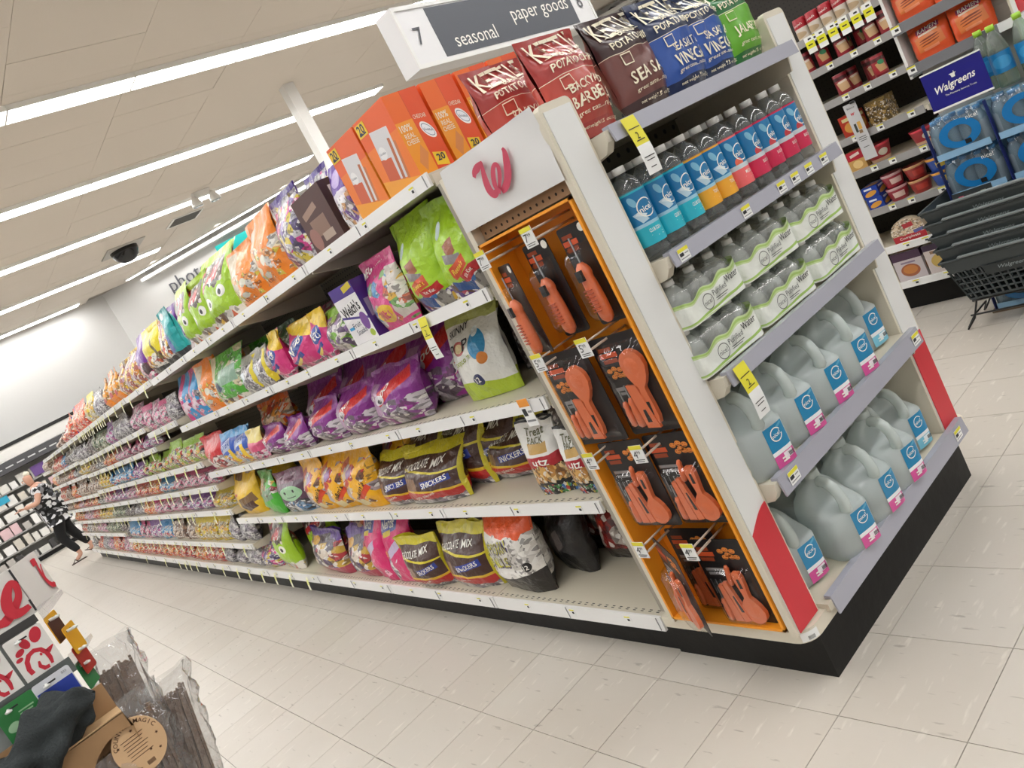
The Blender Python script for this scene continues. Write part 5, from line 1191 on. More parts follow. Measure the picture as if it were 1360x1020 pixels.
# ------------------------------------------------------------------ next aisle on the right: soup bay, noodle side panel, water cases, baskets
SX = 2.75
SOZ = [.175, .385, .605, .83, 1.01, 1.22, 1.395, 1.56]
DKPEG = panel_holes('black_pegboard', '241f1b', .0254, '050505', axes='YZ')
SRAIL = M('grey_price_rail', '9d9a98', .35)
for k in range(3):
    y0 = .44+.914*k
    t = thing('gondola_bay', 'dark-backed soup shelving bay across the right aisle, %s from the noodle panel' % bayn[k], 'shelving bay', (SX, y0, 0), 0, 'soup shelving bays')
    bx('back_panel', .40, .43, 0, .914, .1, 1.95, DKPEG, t); bx('kick_plate', .06, .4, 0, .914, 0, .135, BLACK, t)
    for i, z in enumerate(SOZ):
        s = MB().box(0, .4, .012, .902, -.022, 0).build('shelf', SHELFM, t, (0, 0, z))
        MB().prism([(.002, .004), (-.004, .002), (-.008, -.034), (.002, -.034)], .02, .895).build('price_rail', RAILW if i < 2 else SRAIL, s)
        if i: MB().prism([(0, -.005), (0, -.03), (.1, -.055), (.4, -.09), (.4, -.005)], 0, .012).build('shelf_bracket', CREAM, s)
        for q in range(3 if k == 0 else 0):
            put('price_tag', SMT, s, (-.0075, .1+.13*q+R.uniform(-.02, .02), -.014)).scale = (1, 1.5, 1.2)
        if i == 7 and k == 0:
            for q in range(6):
                g = MB().box(-.001, 0, -.024, .024, -.085, 0, 0).box(-.0016, -.001, -.024, .024, -.06, -.025, 1); g.box(-.0022, -.0016, -.012, .012, -.046, -.04, 2); g.box(-.0016, -.001, -.014, .004, -.018, -.010, 2)
                put('price_tag', g.mesh('price_tag', [TAGW, M('bright_yellow_tag', 'e6e22a', .5), INK]), s, (-.0085, .085+.063*q, .004))
CANR = P('soup_can', 'a32a35', [('b', .7, .86, '5a1a20'), ('r', .72, .42, .2, .4, 8, 'c9a070'), ('e', .74, .62, .16, .22, 12, '2f8a5a'), ('b', .0, .12, '7a1c26')], bump=0); CANT = M('can_lid', 'b5b2ad', .3, metal=.8)
CANP = P('soup_can_pale', '9a2c38', [('b', .7, .86, '4a161c'), ('r', .72, .40, .26, .44, 8, 'd9b48a'), ('r', .72, .6, .22, .1, 8, 'e8d8c8')], bump=0)
cnm = [MB().lathe([(.033, 0), (.034, .003), (.034, .104), (.033, .107)], 18, cap=False).lathe([(.001, .105), (.031, .105), (.033, .107)], 18, 1, cap=False).mesh('can', [x, CANT]) for x in (CANR, CANP)]
SPD = lambda t, w, d, h, z, mat, name: None
def can(x, y, z, v, label): tag(put('soup_can', cnm[v], None, (x, y, z), R.uniform(-.3, .3)-.77), label, 'can', 'soup cans across the right aisle')
row = ['nearest the noodle panel', 'second from the noodle panel', 'third from the noodle panel', 'fourth from the noodle panel']
for i, (y, v) in enumerate(((.50, 1), (.575, 1), (.73, 1), (.835, 0), (.93, 1))): can(SX+.05, y, 1.395, v, 'red soup can on the upper can shelf, %s in the front row' % ordn[i])
for i, y in enumerate((.49, .57, .66, .75)): can(SX+.13, y, 1.395, 0, 'red soup can on the upper can shelf, %s in the back row' % ordn[i])
for i, (y, v, x) in enumerate(((.60, 0, .05), (.665, 1, .13), (.80, 1, .05), (.78, 1, .13), (.72, 1, .22))): can(SX+x, y, 1.22, v, 'red soup can on the lower can shelf, %s counting from the noodle panel' % ordn[i])
SBM = P('soup_pack', 'ded6cc', [('b', .55, 1.1, 'a8232f'), ('r', .2, .36, .2, .14, 0, '3a4a8a'), ('e', .65, .25, .5, .3, 0, 'c9b090')], bump=0)
for i in range(6):
    t = thing('soup_carton', 'red-topped white soup carton on the highest soup shelf, %s from the noodle panel' % ordn[i], 'carton', (SX+.05, .52+.072*i, 1.56), -PI/2, 'soup cartons on the highest shelf')
    m = MB().lathe([(.028, 0), (.033, .004), (.034, .09), (.03, .105), (.03, .11)], 14); m.build('tub', SBM, t)
    word(MB(), 'Campbell\'s', lambda a, b_: (.0345*math.sin(a/.034), -.0345*math.cos(a/.034), b_), w=.05, h=.014, at=(.0, .078), rot=6).build('lettering', PRW, t)
BOWL = MB().lathe([(.038, 0), (.042, .004), (.055, .07), (.058, .078)], 20).mesh('bowl', P('bowl_red', 'a52832', [('b', .86, 1.1, 'd8394a'), ('b', .0, .2, 'd8b090'), ('e', .72, .5, .14, .4, 0, 'e8dccb')], bump=0))
def cupm(name, lo, base, hi): return MB().lathe([(.040, 0), (.043, .004), (.054, .062), (.056, .07), (.055, .074)], 20).mesh('bowl', P(name, base, [('b', .82, 1.1, hi), ('r', .72, .45, .2, .4, 0, lo)], bump=0))
CUPA = cupm('cup_maroon', 'e8c9c0', 'a02a3a', 'c9a0a0'); CUPB = cupm('cup_redbrown', 'c23a2f', '9c2a26', 'c99a6a'); CUPC = cupm('cup_blue', 'e8c94a', '1f4fa8', 'e0a040')
def cup(me, x, y, z, label, s=1): 
    o = tag(put('noodle_cup', me, None, (SX+x, y, z), R.uniform(-.2, .2)-.77), label, 'food cup', 'food cups across the right aisle'); o.scale = (s, s, s); return o
c = cup(BOWL, .065, .54, .83, 'red-lidded soup bowl alone at the right of its shelf'); c = cup(BOWL, .065, .77, .83, 'red-lidded soup bowl behind the hanging shelf leaflet', 1.15)
for i, (me, y, z, x, l) in enumerate(((CUPC, .52, .605, .06, 'lower blue noodle cup of the blue stack'), (CUPC, .52, .68, .06, 'upper blue noodle cup of the blue stack'), (CUPB, .635, .605, .06, 'lower red-brown noodle cup of the middle stack'), (CUPB, .635, .68, .06, 'upper red-brown noodle cup of the middle stack'), (CUPA, .755, .605, .06, 'lower maroon noodle cup of the left stack'), (CUPA, .755, .68, .06, 'upper maroon noodle cup of the left stack'))): cup(me, x, y, z, l+' across the right aisle', .98)
PBX = P('pasta_box', '1f3f9a', [('e', .5, .38, .8, .42, 20, 'e0a040'), ('r', .4, .8, .5, .16, 0, 'dfe4f0')], bump=0)
def sbox(name, label, y, z, w, h, d, mat, x=.05, cat='carton'):
    t = thing(name, label, cat, (SX+x, y, z), -PI/2); m = MB().box(-w/2, w/2, -d/2, d/2, 0, h); m.build('box', mat, t); return t
sbox('pasta_box', 'blue pasta box, lower of two at the left end by the noodle cups', .86, .605, .085, .062, .12, PBX, .065); sbox('pasta_box', 'blue pasta box, upper of two at the left end by the noodle cups', .865, .668, .085, .062, .12, PBX, .065)
RSB = P('soup_box_red', 'b5283a', [('b', .0, .55, 'c9a060'), ('e', .5, .3, .6, .4, 0, 'e8c98a'), ('r', .5, .8, .6, .14, 8, 'ead8d0')], bump=0)
sbox('soup_box', 'red and cream soup box left of the hanging shelf leaflet', .87, .83, .09, .105, .07, RSB, .05); sbox('soup_box', 'red snack box low behind hanging shelf leaflet', .83, 1.01, .1, .11, .08, P('chili_box', 'b83a2a', [('e', .5, .4, .7, .5, 0, 'd89a4a'), ('r', .5, .8, .7, .16, 0, 'e8d8a0')], bump=0), .06)
sbox('snack_jar', 'amber snack jar in shade right of the hanging leaflet', .69, 1.01, .11, .12, .1, P('snack_jar', '7a6438', [('v', -.1, .9, 6, ['8a7040', 'b09050', '5a4828'])], bump=0), .1)
# microwave meals with oval pictures
mealm = P('meal_print', 'c9b9a8', [('b', .0, .30, 'b52a35'), ('v', .30, .95, 8, ['c9b090', 'e0d0b8', 'b09878', 'd8c0a0']), ('r', .55, .68, .3, .2, 8, 'b83a40'), ('r', .8, .36, .3, .14, 10, '5a5f9a')], bump=0)
def meal(label, y, z, x=.03):
    t = thing('meal_tray', label, 'food tray', (SX+x, y, z), -PI/2)
    ol = [(-.085, .0), (.085, .0), (.09, .05)]+[(.09*math.cos(a*PI/10), .05+.075*math.sin(a*PI/10)) for a in range(0, 11)]
    MB().prism(ol, -.02, .02).build('sleeve', mealm, t); word(MB(), 'Compleats', flat(-.0215), w=.11, h=.018, at=(.0, .02), rot=2).build('lettering', PRW, t); return t
meal('oval pasta meal tray with red band left of the basket stack', .765, .385); meal('oval meal tray half hidden behind the basket stack', .575, .385, .05)
ceb = P('bowl_box', 'c9bfc2', [('b', .72, 1.1, '4a2f4a'), ('e', .5, .34, .66, .44, 0, 'a8623f'), ('e', .5, .36, .5, .3, 0, 'c9803f'), ('r', .5, .62, .5, .06, 0, '8a7a90')], bump=0)
ceb2 = P('bowl_box2', 'd0c4c0', [('b', .8, 1.1, '3f2a44'), ('e', .5, .4, .7, .5, 0, 'c9a858'), ('r', .5, .72, .6, .1, 0, '8a6a50')], bump=0)
sbox('meal_box', 'plum-topped meal box with brown bowl picture, left on the bottom soup shelf', .83, .175, .155, .16, .1, ceb, .06); sbox('meal_box', 'plum-topped meal box with golden bowl picture beside basket stack', .66, .175, .155, .16, .1, ceb2, .06); sbox('meal_box', 'meal box hidden mostly behind the basket stack', .52, .175, .1, .16, .1, ceb2, .06)
# hanging leaflet on the rail
t = thing('shelf_leaflet', 'tall white leaflet strip hanging from a soup shelf rail, showing small food pictures', 'leaflet', (SX-.03, .77, 1.0), -PI/2)
b = MB().box(-.034, .034, -.001, 0, -.13, .17).build('sheet', M('leaflet_paper', 'c9c9cb', .5), t)
q = MB(); f = flat(-.0015); word(q, 'w', f, h=.014, at=(0, .115), mi=1, shear=.3, bold=.02); word(q, 'Balance', f, w=.04, h=.009, at=(0, .148), mi=0)
for z, w in ((-.01, .04), (-.02, .044), (-.03, .034), (-.065, .03)): q.box(-w/2, w/2, -.0016, -.0012, z, z+.003, 0)
q.box(-.018, -.006, -.0016, -.0012, .02, .065, 2).box(.0, .018, -.0016, -.0012, .03, .07, 3).box(-.004, .014, -.0016, -.0012, .01, .027, 4)
q.build('lettering', [INK, RED, M('bottle_pic', '3a3a30', .5), M('food_pic', 'd8a850', .5), M('food_pic2', '8a6a4a', .5)], t)
MB().lathe([(.012, -.006), (.014, 0), (.008, .006)], 12, c=(.02, -.004, .172)).build('clip', KBLK, t)

# noodle side panel of the next end display
NX = 2.66
t = thing('noodle_rack', 'white side rack of the next end display with grey-railed shelves of orange noodle packs', 'display rack', (NX, -.03, 0))
bx('side_wall', 0, .12, .448, .462, 1.15, 1.95, WHITE, t); bx('side_wall', .0, .12, -.012, 0, .2, 1.95, CREAM, t); bx('back_panel', .11, .125, -.02, .45, .2, 1.95, M('grey_slat', 'a9a49d', .6), t)
fpn = bx('end_post', -.01, .12, -.03, -.012, .2, 1.95, WHITE, t); bx('red_insert', -.012, .1, -.034, -.03, 1.21, 1.6, RED, fpn)
slat = MB().box(.104, .11, 0, .45, 0, .012)
sme = slat.mesh('slat', M('grey_slat'))
for k in range(34): put('slat', sme, t, (0, 0, 1.22+k*.021))
bx('base', .02, .6, -.02, .45, 0, .17, BLACK, t)
for z in (1.205, 1.40, 1.6):
    s = bx('shelf', -.0, .11, .02, .44, z-.02, z, SHELFM, t); MB().prism([(-.004, z+.006), (-.012, z+.004), (-.014, z-.042), (-.004, z-.042)], .06, .455).build('price_rail', M('grey_rail', '77777a', .4), s)
    bx('rail_end', -.012, -.002, .0, .06, z-.035, z+.004, WHITE, s)
    put('price_tag', SMT, s, (-.0155, .435, z-.016)).scale = (1, 1.7, 1.4)
RAM = P('noodle_pack', 'e0582c', [('r', .5, .46, .7, .44, 6, 'd8783f'), ('r', .5, .80, .6, .13, 4, '8a2f5a'), ('r', .5, .70, .5, .05, 4, 'ecd8c0'), ('e', .5, .55, .5, .05, 8, '7a3420'), ('e', .5, .48, .56, .04, 8, '8a4024'), ('e', .5, .40, .5, .04, 8, '7a3420'), ('r', .5, .26, .4, .08, 4, 'e8906a')], rough=.28, bump=.3)
def noodle(label, y, z, yaw=0):
    fn = bag_fn(.17, .155, .07, y*9+z, lean=.1, full=.62, pinch=.02, wr=.004)
    t = thing('noodle_pack', label, 'noodle pack', (NX+.045, y, z), -PI/2+yaw, 'orange noodle packs'); bag_mesh(fn, None, 10, 12, .96).build('pouch', RAM, t); bag_mesh(fn, None, 10, 2, 1, .96).build('top_seal', RAM, t)
    q = MB(); ff = lambda x, zz: (lambda p: (p[0], p[1]-.002, p[2]))(fn(x/.085, zz/.155, 1)); word(q, 'RAMEN', ff, w=.085, h=.018, at=(0, .125), rot=4); word(q, 'NOODLES', ff, w=.07, h=.006, at=(0, .108), rot=4); q.build('lettering', PRW, t); return t
noodle('orange noodle pack on the lower noodle shelf, left of two', .305, 1.206, .1); noodle('orange noodle pack on the lower noodle shelf, right of two', .125, 1.206, .2)
noodle('orange noodle pack on the upper noodle shelf, left of two', .32, 1.401, .1); noodle('orange noodle pack on the upper noodle shelf, right of two', .15, 1.401, .1)

# cases of bottled water stacked on the floor, blue sign clipped on top
CFILM = clear('case_film', 'e4eef4', .25, .08, .9, 22, milk=.10, milkcol='d0e0ec'); CB = clear('case_bottle', 'c3d3da', .2, .08, .2, 30, milk=.42, milkcol='cfe0ea')
cbm = MB().lathe([(.029, 0), (.032, .01), (.032, .1), (.026, .13), (.0135, .155), (.0135, .165)], 10).mesh('bottle', CB); ccm = MB().lathe([(.0155, .158), (.0155, .176)], 8).mesh('cap', M('blue_cap', '4f8fc0', .4))
BLUEP = M('case_blue', '1f78b8', .25, coat=.4); NAVYS = M('navy_strap', '1f2a6a', .4)
def case(label, x, y, z):
    t = thing('water_case', label, 'water case', (x, y, z), -PI/2, 'film-wrapped water cases'); w, d, h = .25, .26, .185
    for ix in range(4):
        for iy in range(2): b = put('bottle', cbm, t, ((ix-1.5)*.062, -d/2+.034+.064*iy, .003)); put('cap', ccm, b)
    bx('inner_film', -w/2+.008, w/2-.008, -.0, d/2-.01, .004, h-.02, M('case_pale', 'a9c4d4', .4), t)
    f = MB(); f.grid(lambda u, v: (w/2*math.copysign(abs(math.cos(2*PI*u))**.3, math.cos(2*PI*u))*(1 if v < .75 else 1-(v-.75)*.5), d/2*math.copysign(abs(math.sin(2*PI*u))**.3, math.sin(2*PI*u))*(1 if v < .75 else 1-(v-.75)*.5), .002+(h-.004)*v), 36, 8, 0, closed_u=True); f.build('film', CFILM, t)
    o = MB(); r0, r1 = .05, .088
    o.grid(lambda u, v: (.01+(r0+(r1-r0)*v)*1.0*math.cos(2*PI*u), -d/2-.006, h*.5+(r0+(r1-r0)*v)*.72*math.sin(2*PI*u)), 28, 1, 0); ob = o.build('printed_ring', BLUEP, t)
    word(MB(), 'nice!', lambda a, b: (a, -d/2-.0075, b), w=.05, at=(.08, h*.8), rot=0).build('lettering', PRW, ob)
    MB().box(-w/2-.003, -w/2+.001, -d/2-.008, -d/2+.02, 0, h).build('edge_strip', NAVYS, t)
    MB().box(.02, .045, -d/2-.0075, -d/2-.006, h*.2, h*.31).build('code_patch', KBLK, t)
    p = MB().box(-w/2+.01, w/2-.01, -d/2-.0065, -d/2-.0055, .0, .03); p.build('lower_print', M('pale_blue_film', '8fb8d8', .3), t)
    return t
lv = ['bottom', 'second', 'third', 'fourth', 'fifth']
for i in range(5):
    case('blue-printed water case in the left floor stack under the navy sign, %s layer' % lv[i], 2.60, .255, .012+.189*i); case('blue-printed water case in the right floor stack at the frame edge, %s layer' % lv[i], 2.60, -.01, .012+.189*i); case('blue-printed water case in the stack cut off by the right frame edge, %s layer' % lv[i], 2.60, -.275, .012+.189*i)
tag(bx('pallet', 2.46, 2.75, -.41, .4, 0, .012, M('pallet_board', '6a5a48', .7)), 'thin brown board under the stacked water cases', 'pallet')
for i, (x, y, g) in enumerate(((2.56, .03, 1), (2.57, -.07, 0), (2.56, -.17, 1), (2.62, .1, 0))):
    t = thing('water_bottle', 'blue-labelled water bottle standing loose on top of cases, %s from the navy sign' % ordn[i], 'bottle', (x, y, .962), 0, 'loose bottles on the cases')
    b = MB().lathe([(.036, 0), (.042, .01), (.042, .15), (.03, .2), (.014, .235), (.014, .245)], 14).build('body', clear('green_bottle', 'cfe0d0' if g else 'd8e4ea', .2, .08, .2, 20, milk=.1), t)
    MB().lathe([(.0428, .06), (.0428, .145)], 18, cap=False).build('label', P('bottle_wrap', '1f78b0', [('e', .55, .5, .3, .6, 0, '3a94c8')], bump=0), t)
    MB().lathe([(.017, .236), (.017, .26)], 10).build('cap', M('lime_cap', '9ac83a', .4), t)
t = thing('store_sign', 'navy blue card sign with white script clipped above the water cases', 'sign', (2.462, .185, .985), -PI/2)
bx('board', -.125, .125, 0, .006, 0, .17, M('navy_card', '1b1a7c', .4), t); bx('holder_strip', -.126, .126, -.002, .007, -.004, .004, FRM, t); bx('holder_strip', -.126, .126, -.002, .007, .167, .173, FRM, t)
q = MB(); f = flat(-.001)
word(q, 'Walgreens', f, w=.17, h=.042, at=(0, .085), rot=4, shear=.4, bold=.015); word(q, 'The Pharmacy America Trusts', f, w=.13, h=.010, at=(.01, .05), rot=0)
q.prism([(-.006, .112), (.008, .112), (.011, .128), (-.009, .128)], -.0015, -.001).box(-.013, .015, -.0015, -.001, .127, .130); q.box(.006, .009, -.0015, -.001, .13, .137)
q.build('lettering', PRW, t)

# shopping baskets on a wire stand
BKM = M('basket_plastic', '3b4244', .42, bump=.06, bscale=60); BKD = M('basket_dark', '2c3234', .45)
def basket(label, z, first):
    t = thing('shopping_basket', label, 'basket', (2.42, .175, z), -PI/2, 'nested shopping baskets')
    w1, d1, w0, d0, h = .51, .35, .42, .26, .22   # top and bottom footprint
    def P_(side, a, v):   # a in -1..1 along side
        w, d = (w0+(w1-w0)*v)/2, (d0+(d1-d0)*v)/2
        return [(a*w, -d, h*v), (w, a*d, h*v), (-a*w, d, h*v), (-w, -a*d, h*v)][side]
    rim = MB()
    for s in range(4):
        for (va, vb, off) in ((.90, 1.0, .012), (.70, .9, .0)):
            rim.grid(lambda u, v, s=s, va=va, vb=vb, off=off: tuple(x*(1+off*2) if i < 2 else x for i, x in enumerate(P_(s, u*2-1, va+(vb-va)*v))), 4, 1, 0, sm=False)
            rim.grid(lambda u, v, s=s, va=va, vb=vb, off=off: tuple(x*(1+off*2-.03) if i < 2 else x for i, x in enumerate(P_(s, u*2-1, va+(vb-va)*v))), 4, 1, 0, sm=False, flip=True)
        a, b = P_(s, -1, 1), P_(s, 1, 1); rim.tube([(a[0]*1.03, a[1]*1.03, a[2]), (b[0]*1.03, b[1]*1.03, b[2])], .006, 5)
    rim.build('rim', BKM, t)
    lat = MB()
    for s in range(4):
        n = 15 if s % 2 == 0 else 10
        for k in range(n+1):
            a = -1+2*k/n; p, q_ = Vector(P_(s, a, .04)), Vector(P_(s, a, .72)); lat.tube([p, q_], .0055, 4)
        for v in (.04, .17, .30, .43, .56): lat.tube([P_(s, -1, v), P_(s, 1, v)], .0055, 4)
    lat.build('lattice', BKM, t)
    pl = MB().grid(lambda u, v: (lambda p: (p[0], p[1]-.007, p[2]))(P_(0, -.42+.84*u, .50+.22*v)), 4, 1, 0, sm=False); pl.build('name_plate', BKD, t)
    bx('floor_panel', -w0/2, w0/2, -d0/2, d0/2, 0, .006, BKD, t)
    for sg in (-1, 1): MB().tube([(-w1*.36, sg*.165, h), (-w1*.33, sg*.19, h+.012), (w1*.33, sg*.19, h+.012), (w1*.36, sg*.165, h)], .007, 6).build('handle', M('grey_wire', '7c8284', .35), t)
    fl = lambda x, zz: (lambda p: (p[0], p[1]-.010, p[2]))(P_(0, x/.23, zz/h))
    word(MB(), 'Walgreens', fl, w=.115, h=.022, at=(.02, h*(.62 if first else .8)), shear=.4, bold=.01).build('lettering', M('basket_print', '8f9a9c', .4), t)
    return t
bl_ = ['lowest', 'second', 'third', 'fourth', 'topmost']
for i in range(5): basket('dark grey plastic shopping basket, %s of the nested stack on the wire stand' % bl_[i], .145+.062*i, i == 0)
t = thing('basket_stand', 'black wire floor stand holding the nested baskets', 'stand', (2.42, .175, 0))
wire = M('black_wire', '1a1a1b', .35)
b = MB()
for sy in (-.2, .2):
    b.tube([(-.11, sy, .14), (-.11, sy+.04, .05), (-.12, sy+.08, .006), (-.10, sy+.085, .006), (-.07, sy+.05, .055), (.08, sy+.05, .055), (.1, sy+.08, .006), (.12, sy+.08, .006), (.11, sy+.03, .07), (.11, sy, .14)], .0045, 5)
for sx in (-.11, .11): b.tube([(sx, -.22, .135), (sx, .22, .135)], .0045, 5)
b.tube([(-.09, -.22, .06), (-.09, .26, .06)], .0045, 5)
b.build('wire_frame', wire, t)
t2 = bx('label_strip', 2.246, 2.25, .12, .28, .60, .65, BKD); tag(t2, 'flat dark insert lying in the topmost basket with small coloured squares', 'insert'); 
for k, c_ in enumerate(('c8305a', '3a2a2c', '2c2c2e', '8a9488')): bx('colour_square', 2.244, 2.246, .235-.03*k, .255-.03*k, .612, .632, M('sq'+c_, c_, .5), t2)
# ------------------------------------------------------------------ foreground: gift card rack, broom carton, folded cloth
FY = .60
rk = thing('gift_card_rack', 'white-topped gift card rack with red script at the lower left corner', 'display rack', (0, 0, 0))
HW = M('header_white', 'dedbd6', .4); GREYP = clear('pocket_plastic', '9aa0a0', .2, .15, milk=.45, milkcol='8a9090')
hl = 74
hd = math.radians(62)
hx, hy = math.cos(hd), math.sin(hd)
p0 = (-1.3385, FY)
bx('core', -1.86, -1.40, FY+.24, FY+.30, .0, 1.26, M('rack_core', '77797a', .6), rk)
fp = MB().box(-1.80, p0[0], FY, FY+.004, 1.176, 1.278).build('header_front', HW, rk)
fs = MB().quad([(p0[0]+.0015, FY, 1.176), (p0[0]+hx*.122, FY+hy*.122, 1.18), (p0[0]+hx*.122, FY+hy*.122, 1.278), (p0[0]+.0015, FY, 1.278)]).quad([(p0[0]+hx*.122-.004, FY+hy*.122+.003, 1.18), (p0[0]-.003, FY+.003, 1.176), (p0[0]-.003, FY+.003, 1.278), (p0[0]+hx*.122-.004, FY+hy*.122+.003, 1.278)]).build('header_side', HW, rk)
MB().box(p0[0]-.002, p0[0]+.002, FY-.0015, FY+.002, 1.18, 1.205).box(p0[0]-.002, p0[0]+.002, FY-.0015, FY+.002, 1.245, 1.276).build('seam_gap', INK, rk)
SCR = M('script_red', 'c92c3c', .45)
q = MB(); f = lambda x, z: (p0[0]+x, FY-.0015, z+1.176)
q.ribbon([(-0.10250000000000001, 0.024, 0.004), (-0.0625, 0.017, 0.0075), (-0.0525, 0.016, 0.009), (-0.0395, 0.022, 0.009), (-0.0275, 0.031, 0.008), (-0.0145, 0.042, 0.0065), (-0.0075, 0.055, 0.006), (-0.0055, 0.07, 0.006), (-0.0105, 0.076, 0.006), (-0.0205, 0.068, 0.008), (-0.0305, 0.054, 0.0095), (-0.0365, 0.038, 0.01), (-0.0355, 0.023, 0.01), (-0.0275, 0.018, 0.009), (-0.0165, 0.017, 0.007), (-0.0045, 0.019, 0.005)], 0, f, (0, -.0001, 0), 4)
q.build('script_letter', SCR, fp)
q = MB(); g_ = lambda x, z: (p0[0]+hx*x+.0018, FY+hy*x-.0012, z+1.176)
LW = (.0001, -.0001, 0)
q.ribbon([(.082, .083, .007), (.098, .083, .008), (.103, .082, .007)], 0, g_, LW)
q.ribbon([(.100, .082, .003), (.094, .066, .004), (.092, .048, .005), (.095, .032, .006), (.102, .022, .006), (.108, .021, .005)], 0, g_, LW, 4)
q.ribbon([(.106, .022, .004), (.098, .034, .0025), (.097, .048, .0025), (.103, .064, .0025), (.108, .072, .002)], 0, g_, LW, 4)
q.ribbon([(.106, .021, .005), (.113, .018, .006), (.118, .024, .004)], 0, g_, LW)
q.build('script_letter', SCR, fs)
MB().box(-1.80, -1.345, FY-.004, FY+.02, 1.160, 1.176).build('shelf_strip', M('dark_strip', '3c3a3a', .5), rk)
for z in (1.036, .93): MB().box(-1.80, -1.338, FY-.016, FY-.013, z, z+.032).build('pocket_front', GREYP, rk)
MB().box(-1.80, -1.35, FY+.002, FY+.01, .94, 1.165).build('pocket_back', M('pocket_grey', '8d918f', .5), rk)
# curled clear side flaps
for z in (1.16, 1.045): MB().grid(lambda u, v: (-1.338+.06*u, FY-.01+.10*u+.02*u*u, z-.004+.012*u+.03*v*(1-.7*u)), 6, 2).build('clear_flap', clear('flap', 'f4f4f4', .3, .1, milk=.15), rk)
CWH = M('card_white', 'e6e3de', .4); CRED = M('card_red', 'c62a3c', .45)
def gift(label, x, z, mat, y=FY-.004, w=.072, h=.098, yaw=0, strip=None, group=None):
    t = thing('gift_card', label, 'gift card', (x, y, z), yaw, group)
    MB().prism(rrect(w, h, .005, 0, -h/2), -.0008, .0008).build('card', mat, t)
    if strip: MB().box(-w/2+.002, w/2-.002, -.0014, -.0008, -h*.99, -h*.20).build('print', strip, t)
    MB().box(-.016, .006, -.0016, -.0008, -.0125, -.0095).build('slot', INK, t)
    MB().tube([(-.012, .004, -.011), (-.012, -.012, -.011)], .0035, 6).lathe([(.001, 0), (.006, .001), (.007, .004), (.001, .007)], 10, c=(-.012, -.016, -.014)).build('peg', M('peg_white', 'd8d8d4', .3), t)
    return t
def ell(q, x, z, a, b, rot, mi=0, y=-.0016, fn=None):
    c, s = math.cos(math.radians(rot)), math.sin(math.radians(rot)); n = len(q.v)
    for k in range(16): u, v = a*math.cos(k*PI/8), b*math.sin(k*PI/8); q.v.append((x+u*c-v*s, y, z+u*s+v*c) if not fn else tuple(fn(x+u*c-v*s, z+u*s+v*c)))
    q.face(range(n, n+16), mi)
def crested(t):
    q = MB(); f = lambda x, z: (x*1.25-.002, -.0016, -.046+(z+.058)*1.2)
    q.ribbon([(-.014+.0, -.088, .0035), (-.0155, -.078, .0035), (-.0125, -.066, .0036), (-.006, -.058, .0036), (.003, -.0555, .0036), (.0115, -.060, .0036), (.016, -.069, .0034), (.0165, -.080, .003), (.015, -.090, .002)], 0, f)
    [ell(q, *e, fn=f) for e in ((-.019, -.057, .0055, .0034, 10), (-.0135, -.047, .0075, .005, 25), (-.002, -.038, .0065, .010, 15), (.0165, -.034, .0085, .013, -25), (.0085, -.067, .0018, .0026, 0))]
    q.ribbon([(.018, -.069, .0045), (.024, -.066, .0028), (.029, -.0635, .0006)], 0, f)
    q.ribbon([(.001, -.075, .0015), (-.001, -.083, .0028), (.003, -.090, .0035), (.010, -.091, .003)], 0, f)
    q.build('crest_logo', CRED, t)
    word(MB(), '$10', flat(-.0015), w=.010, at=(.024, -.008)).build('lettering', M('grey_ink'), t)
c = gift('white gift card with red crested bird head emblem, right of the upper row', -1.382, 1.158, CWH); crested(c)
c = gift('white gift card with red crested bird head emblem, cut off by the left frame edge', -1.460, 1.158, CWH, FY-.006); crested(c)
c = gift('white and blue gift card in the lower row behind the cloth', -1.383, 1.058, M('card_pale', 'd4d6dc', .4), FY-.02, strip=M('card_blue', '2a3f9a', .4))
word(MB(), '$25', flat(-.0015), w=.010, at=(.024, -.008)).build('lettering', M('grey_ink'), c)
c = gift('green gift card in the lower row at the left frame edge', -1.455, 1.058, M('card_green', '2f7a3f', .4), FY-.02); q = MB()
for k in range(4): q.box(.0, .028-.004*(k % 2), -.0016, -.0008, -.026-.006*k, -.0235-.006*k)
ell(q, -.018, -.045, .012, .009, 20); q.build('print', M('card_green_pale', '9cc29a', .4), c)
for (x, z, c_, l, s) in ((-1.325, 1.158, 'd9a01e', 'yellow gift card with dark picture on the side of the rack', '4a2a22'), (-1.31, 1.12, 'e0a520', 'plain yellow gift card lower on the side of the rack', None), (-1.315, 1.075, 'a82a22', 'red glitter gift card on the side of the rack', None), (-1.325, 1.045, '2a7a44', 'green gift card on the side of the rack above the carton', None)):
    t = gift(l, x, z, M('card'+c_, c_, .4), FY+.02, .055, .062, hd, M('cardp'+s, s, .4) if s else None)
# broom display carton
CB_ = M('corrugated', 'b08a62', .7, var=.25, bscale=14); CBE = M('carton_edge', 'd0ac80', .7)
bxo = thing('broom_carton', 'open brown cardboard display carton at the lower left corner', 'carton', (0, 0, 0))
CX1, CYF, CZT = -1.318, .53, .925
CZB = .45
ol = [(-1.75, CZB), (-1.425, CZB)]
for k in range(11): a = PI-k*(PI*.62)/10; ol.append((-1.345+.085*math.cos(a), CZT-.125+.095*math.sin(a)))
ol += [(CX1, CZT-.07), (CX1, CZT), (-1.75, CZT)]
MB().prism(ol, CYF, CYF+.006).build('front_panel', CB_, bxo)
MB().box(-1.75, CX1, CYF, CYF+.05, CZT-.002, CZT+.003).build('top_flap', CBE, bxo)
MB().box(-1.75, CX1-.0, CYF+.055, CYF+.06, CZB, CZT+.06).box(-1.75, CX1-.02, CYF+.05, CYF+.058, CZT-.01, CZT+.05).build('inner_flap', CB_, bxo)
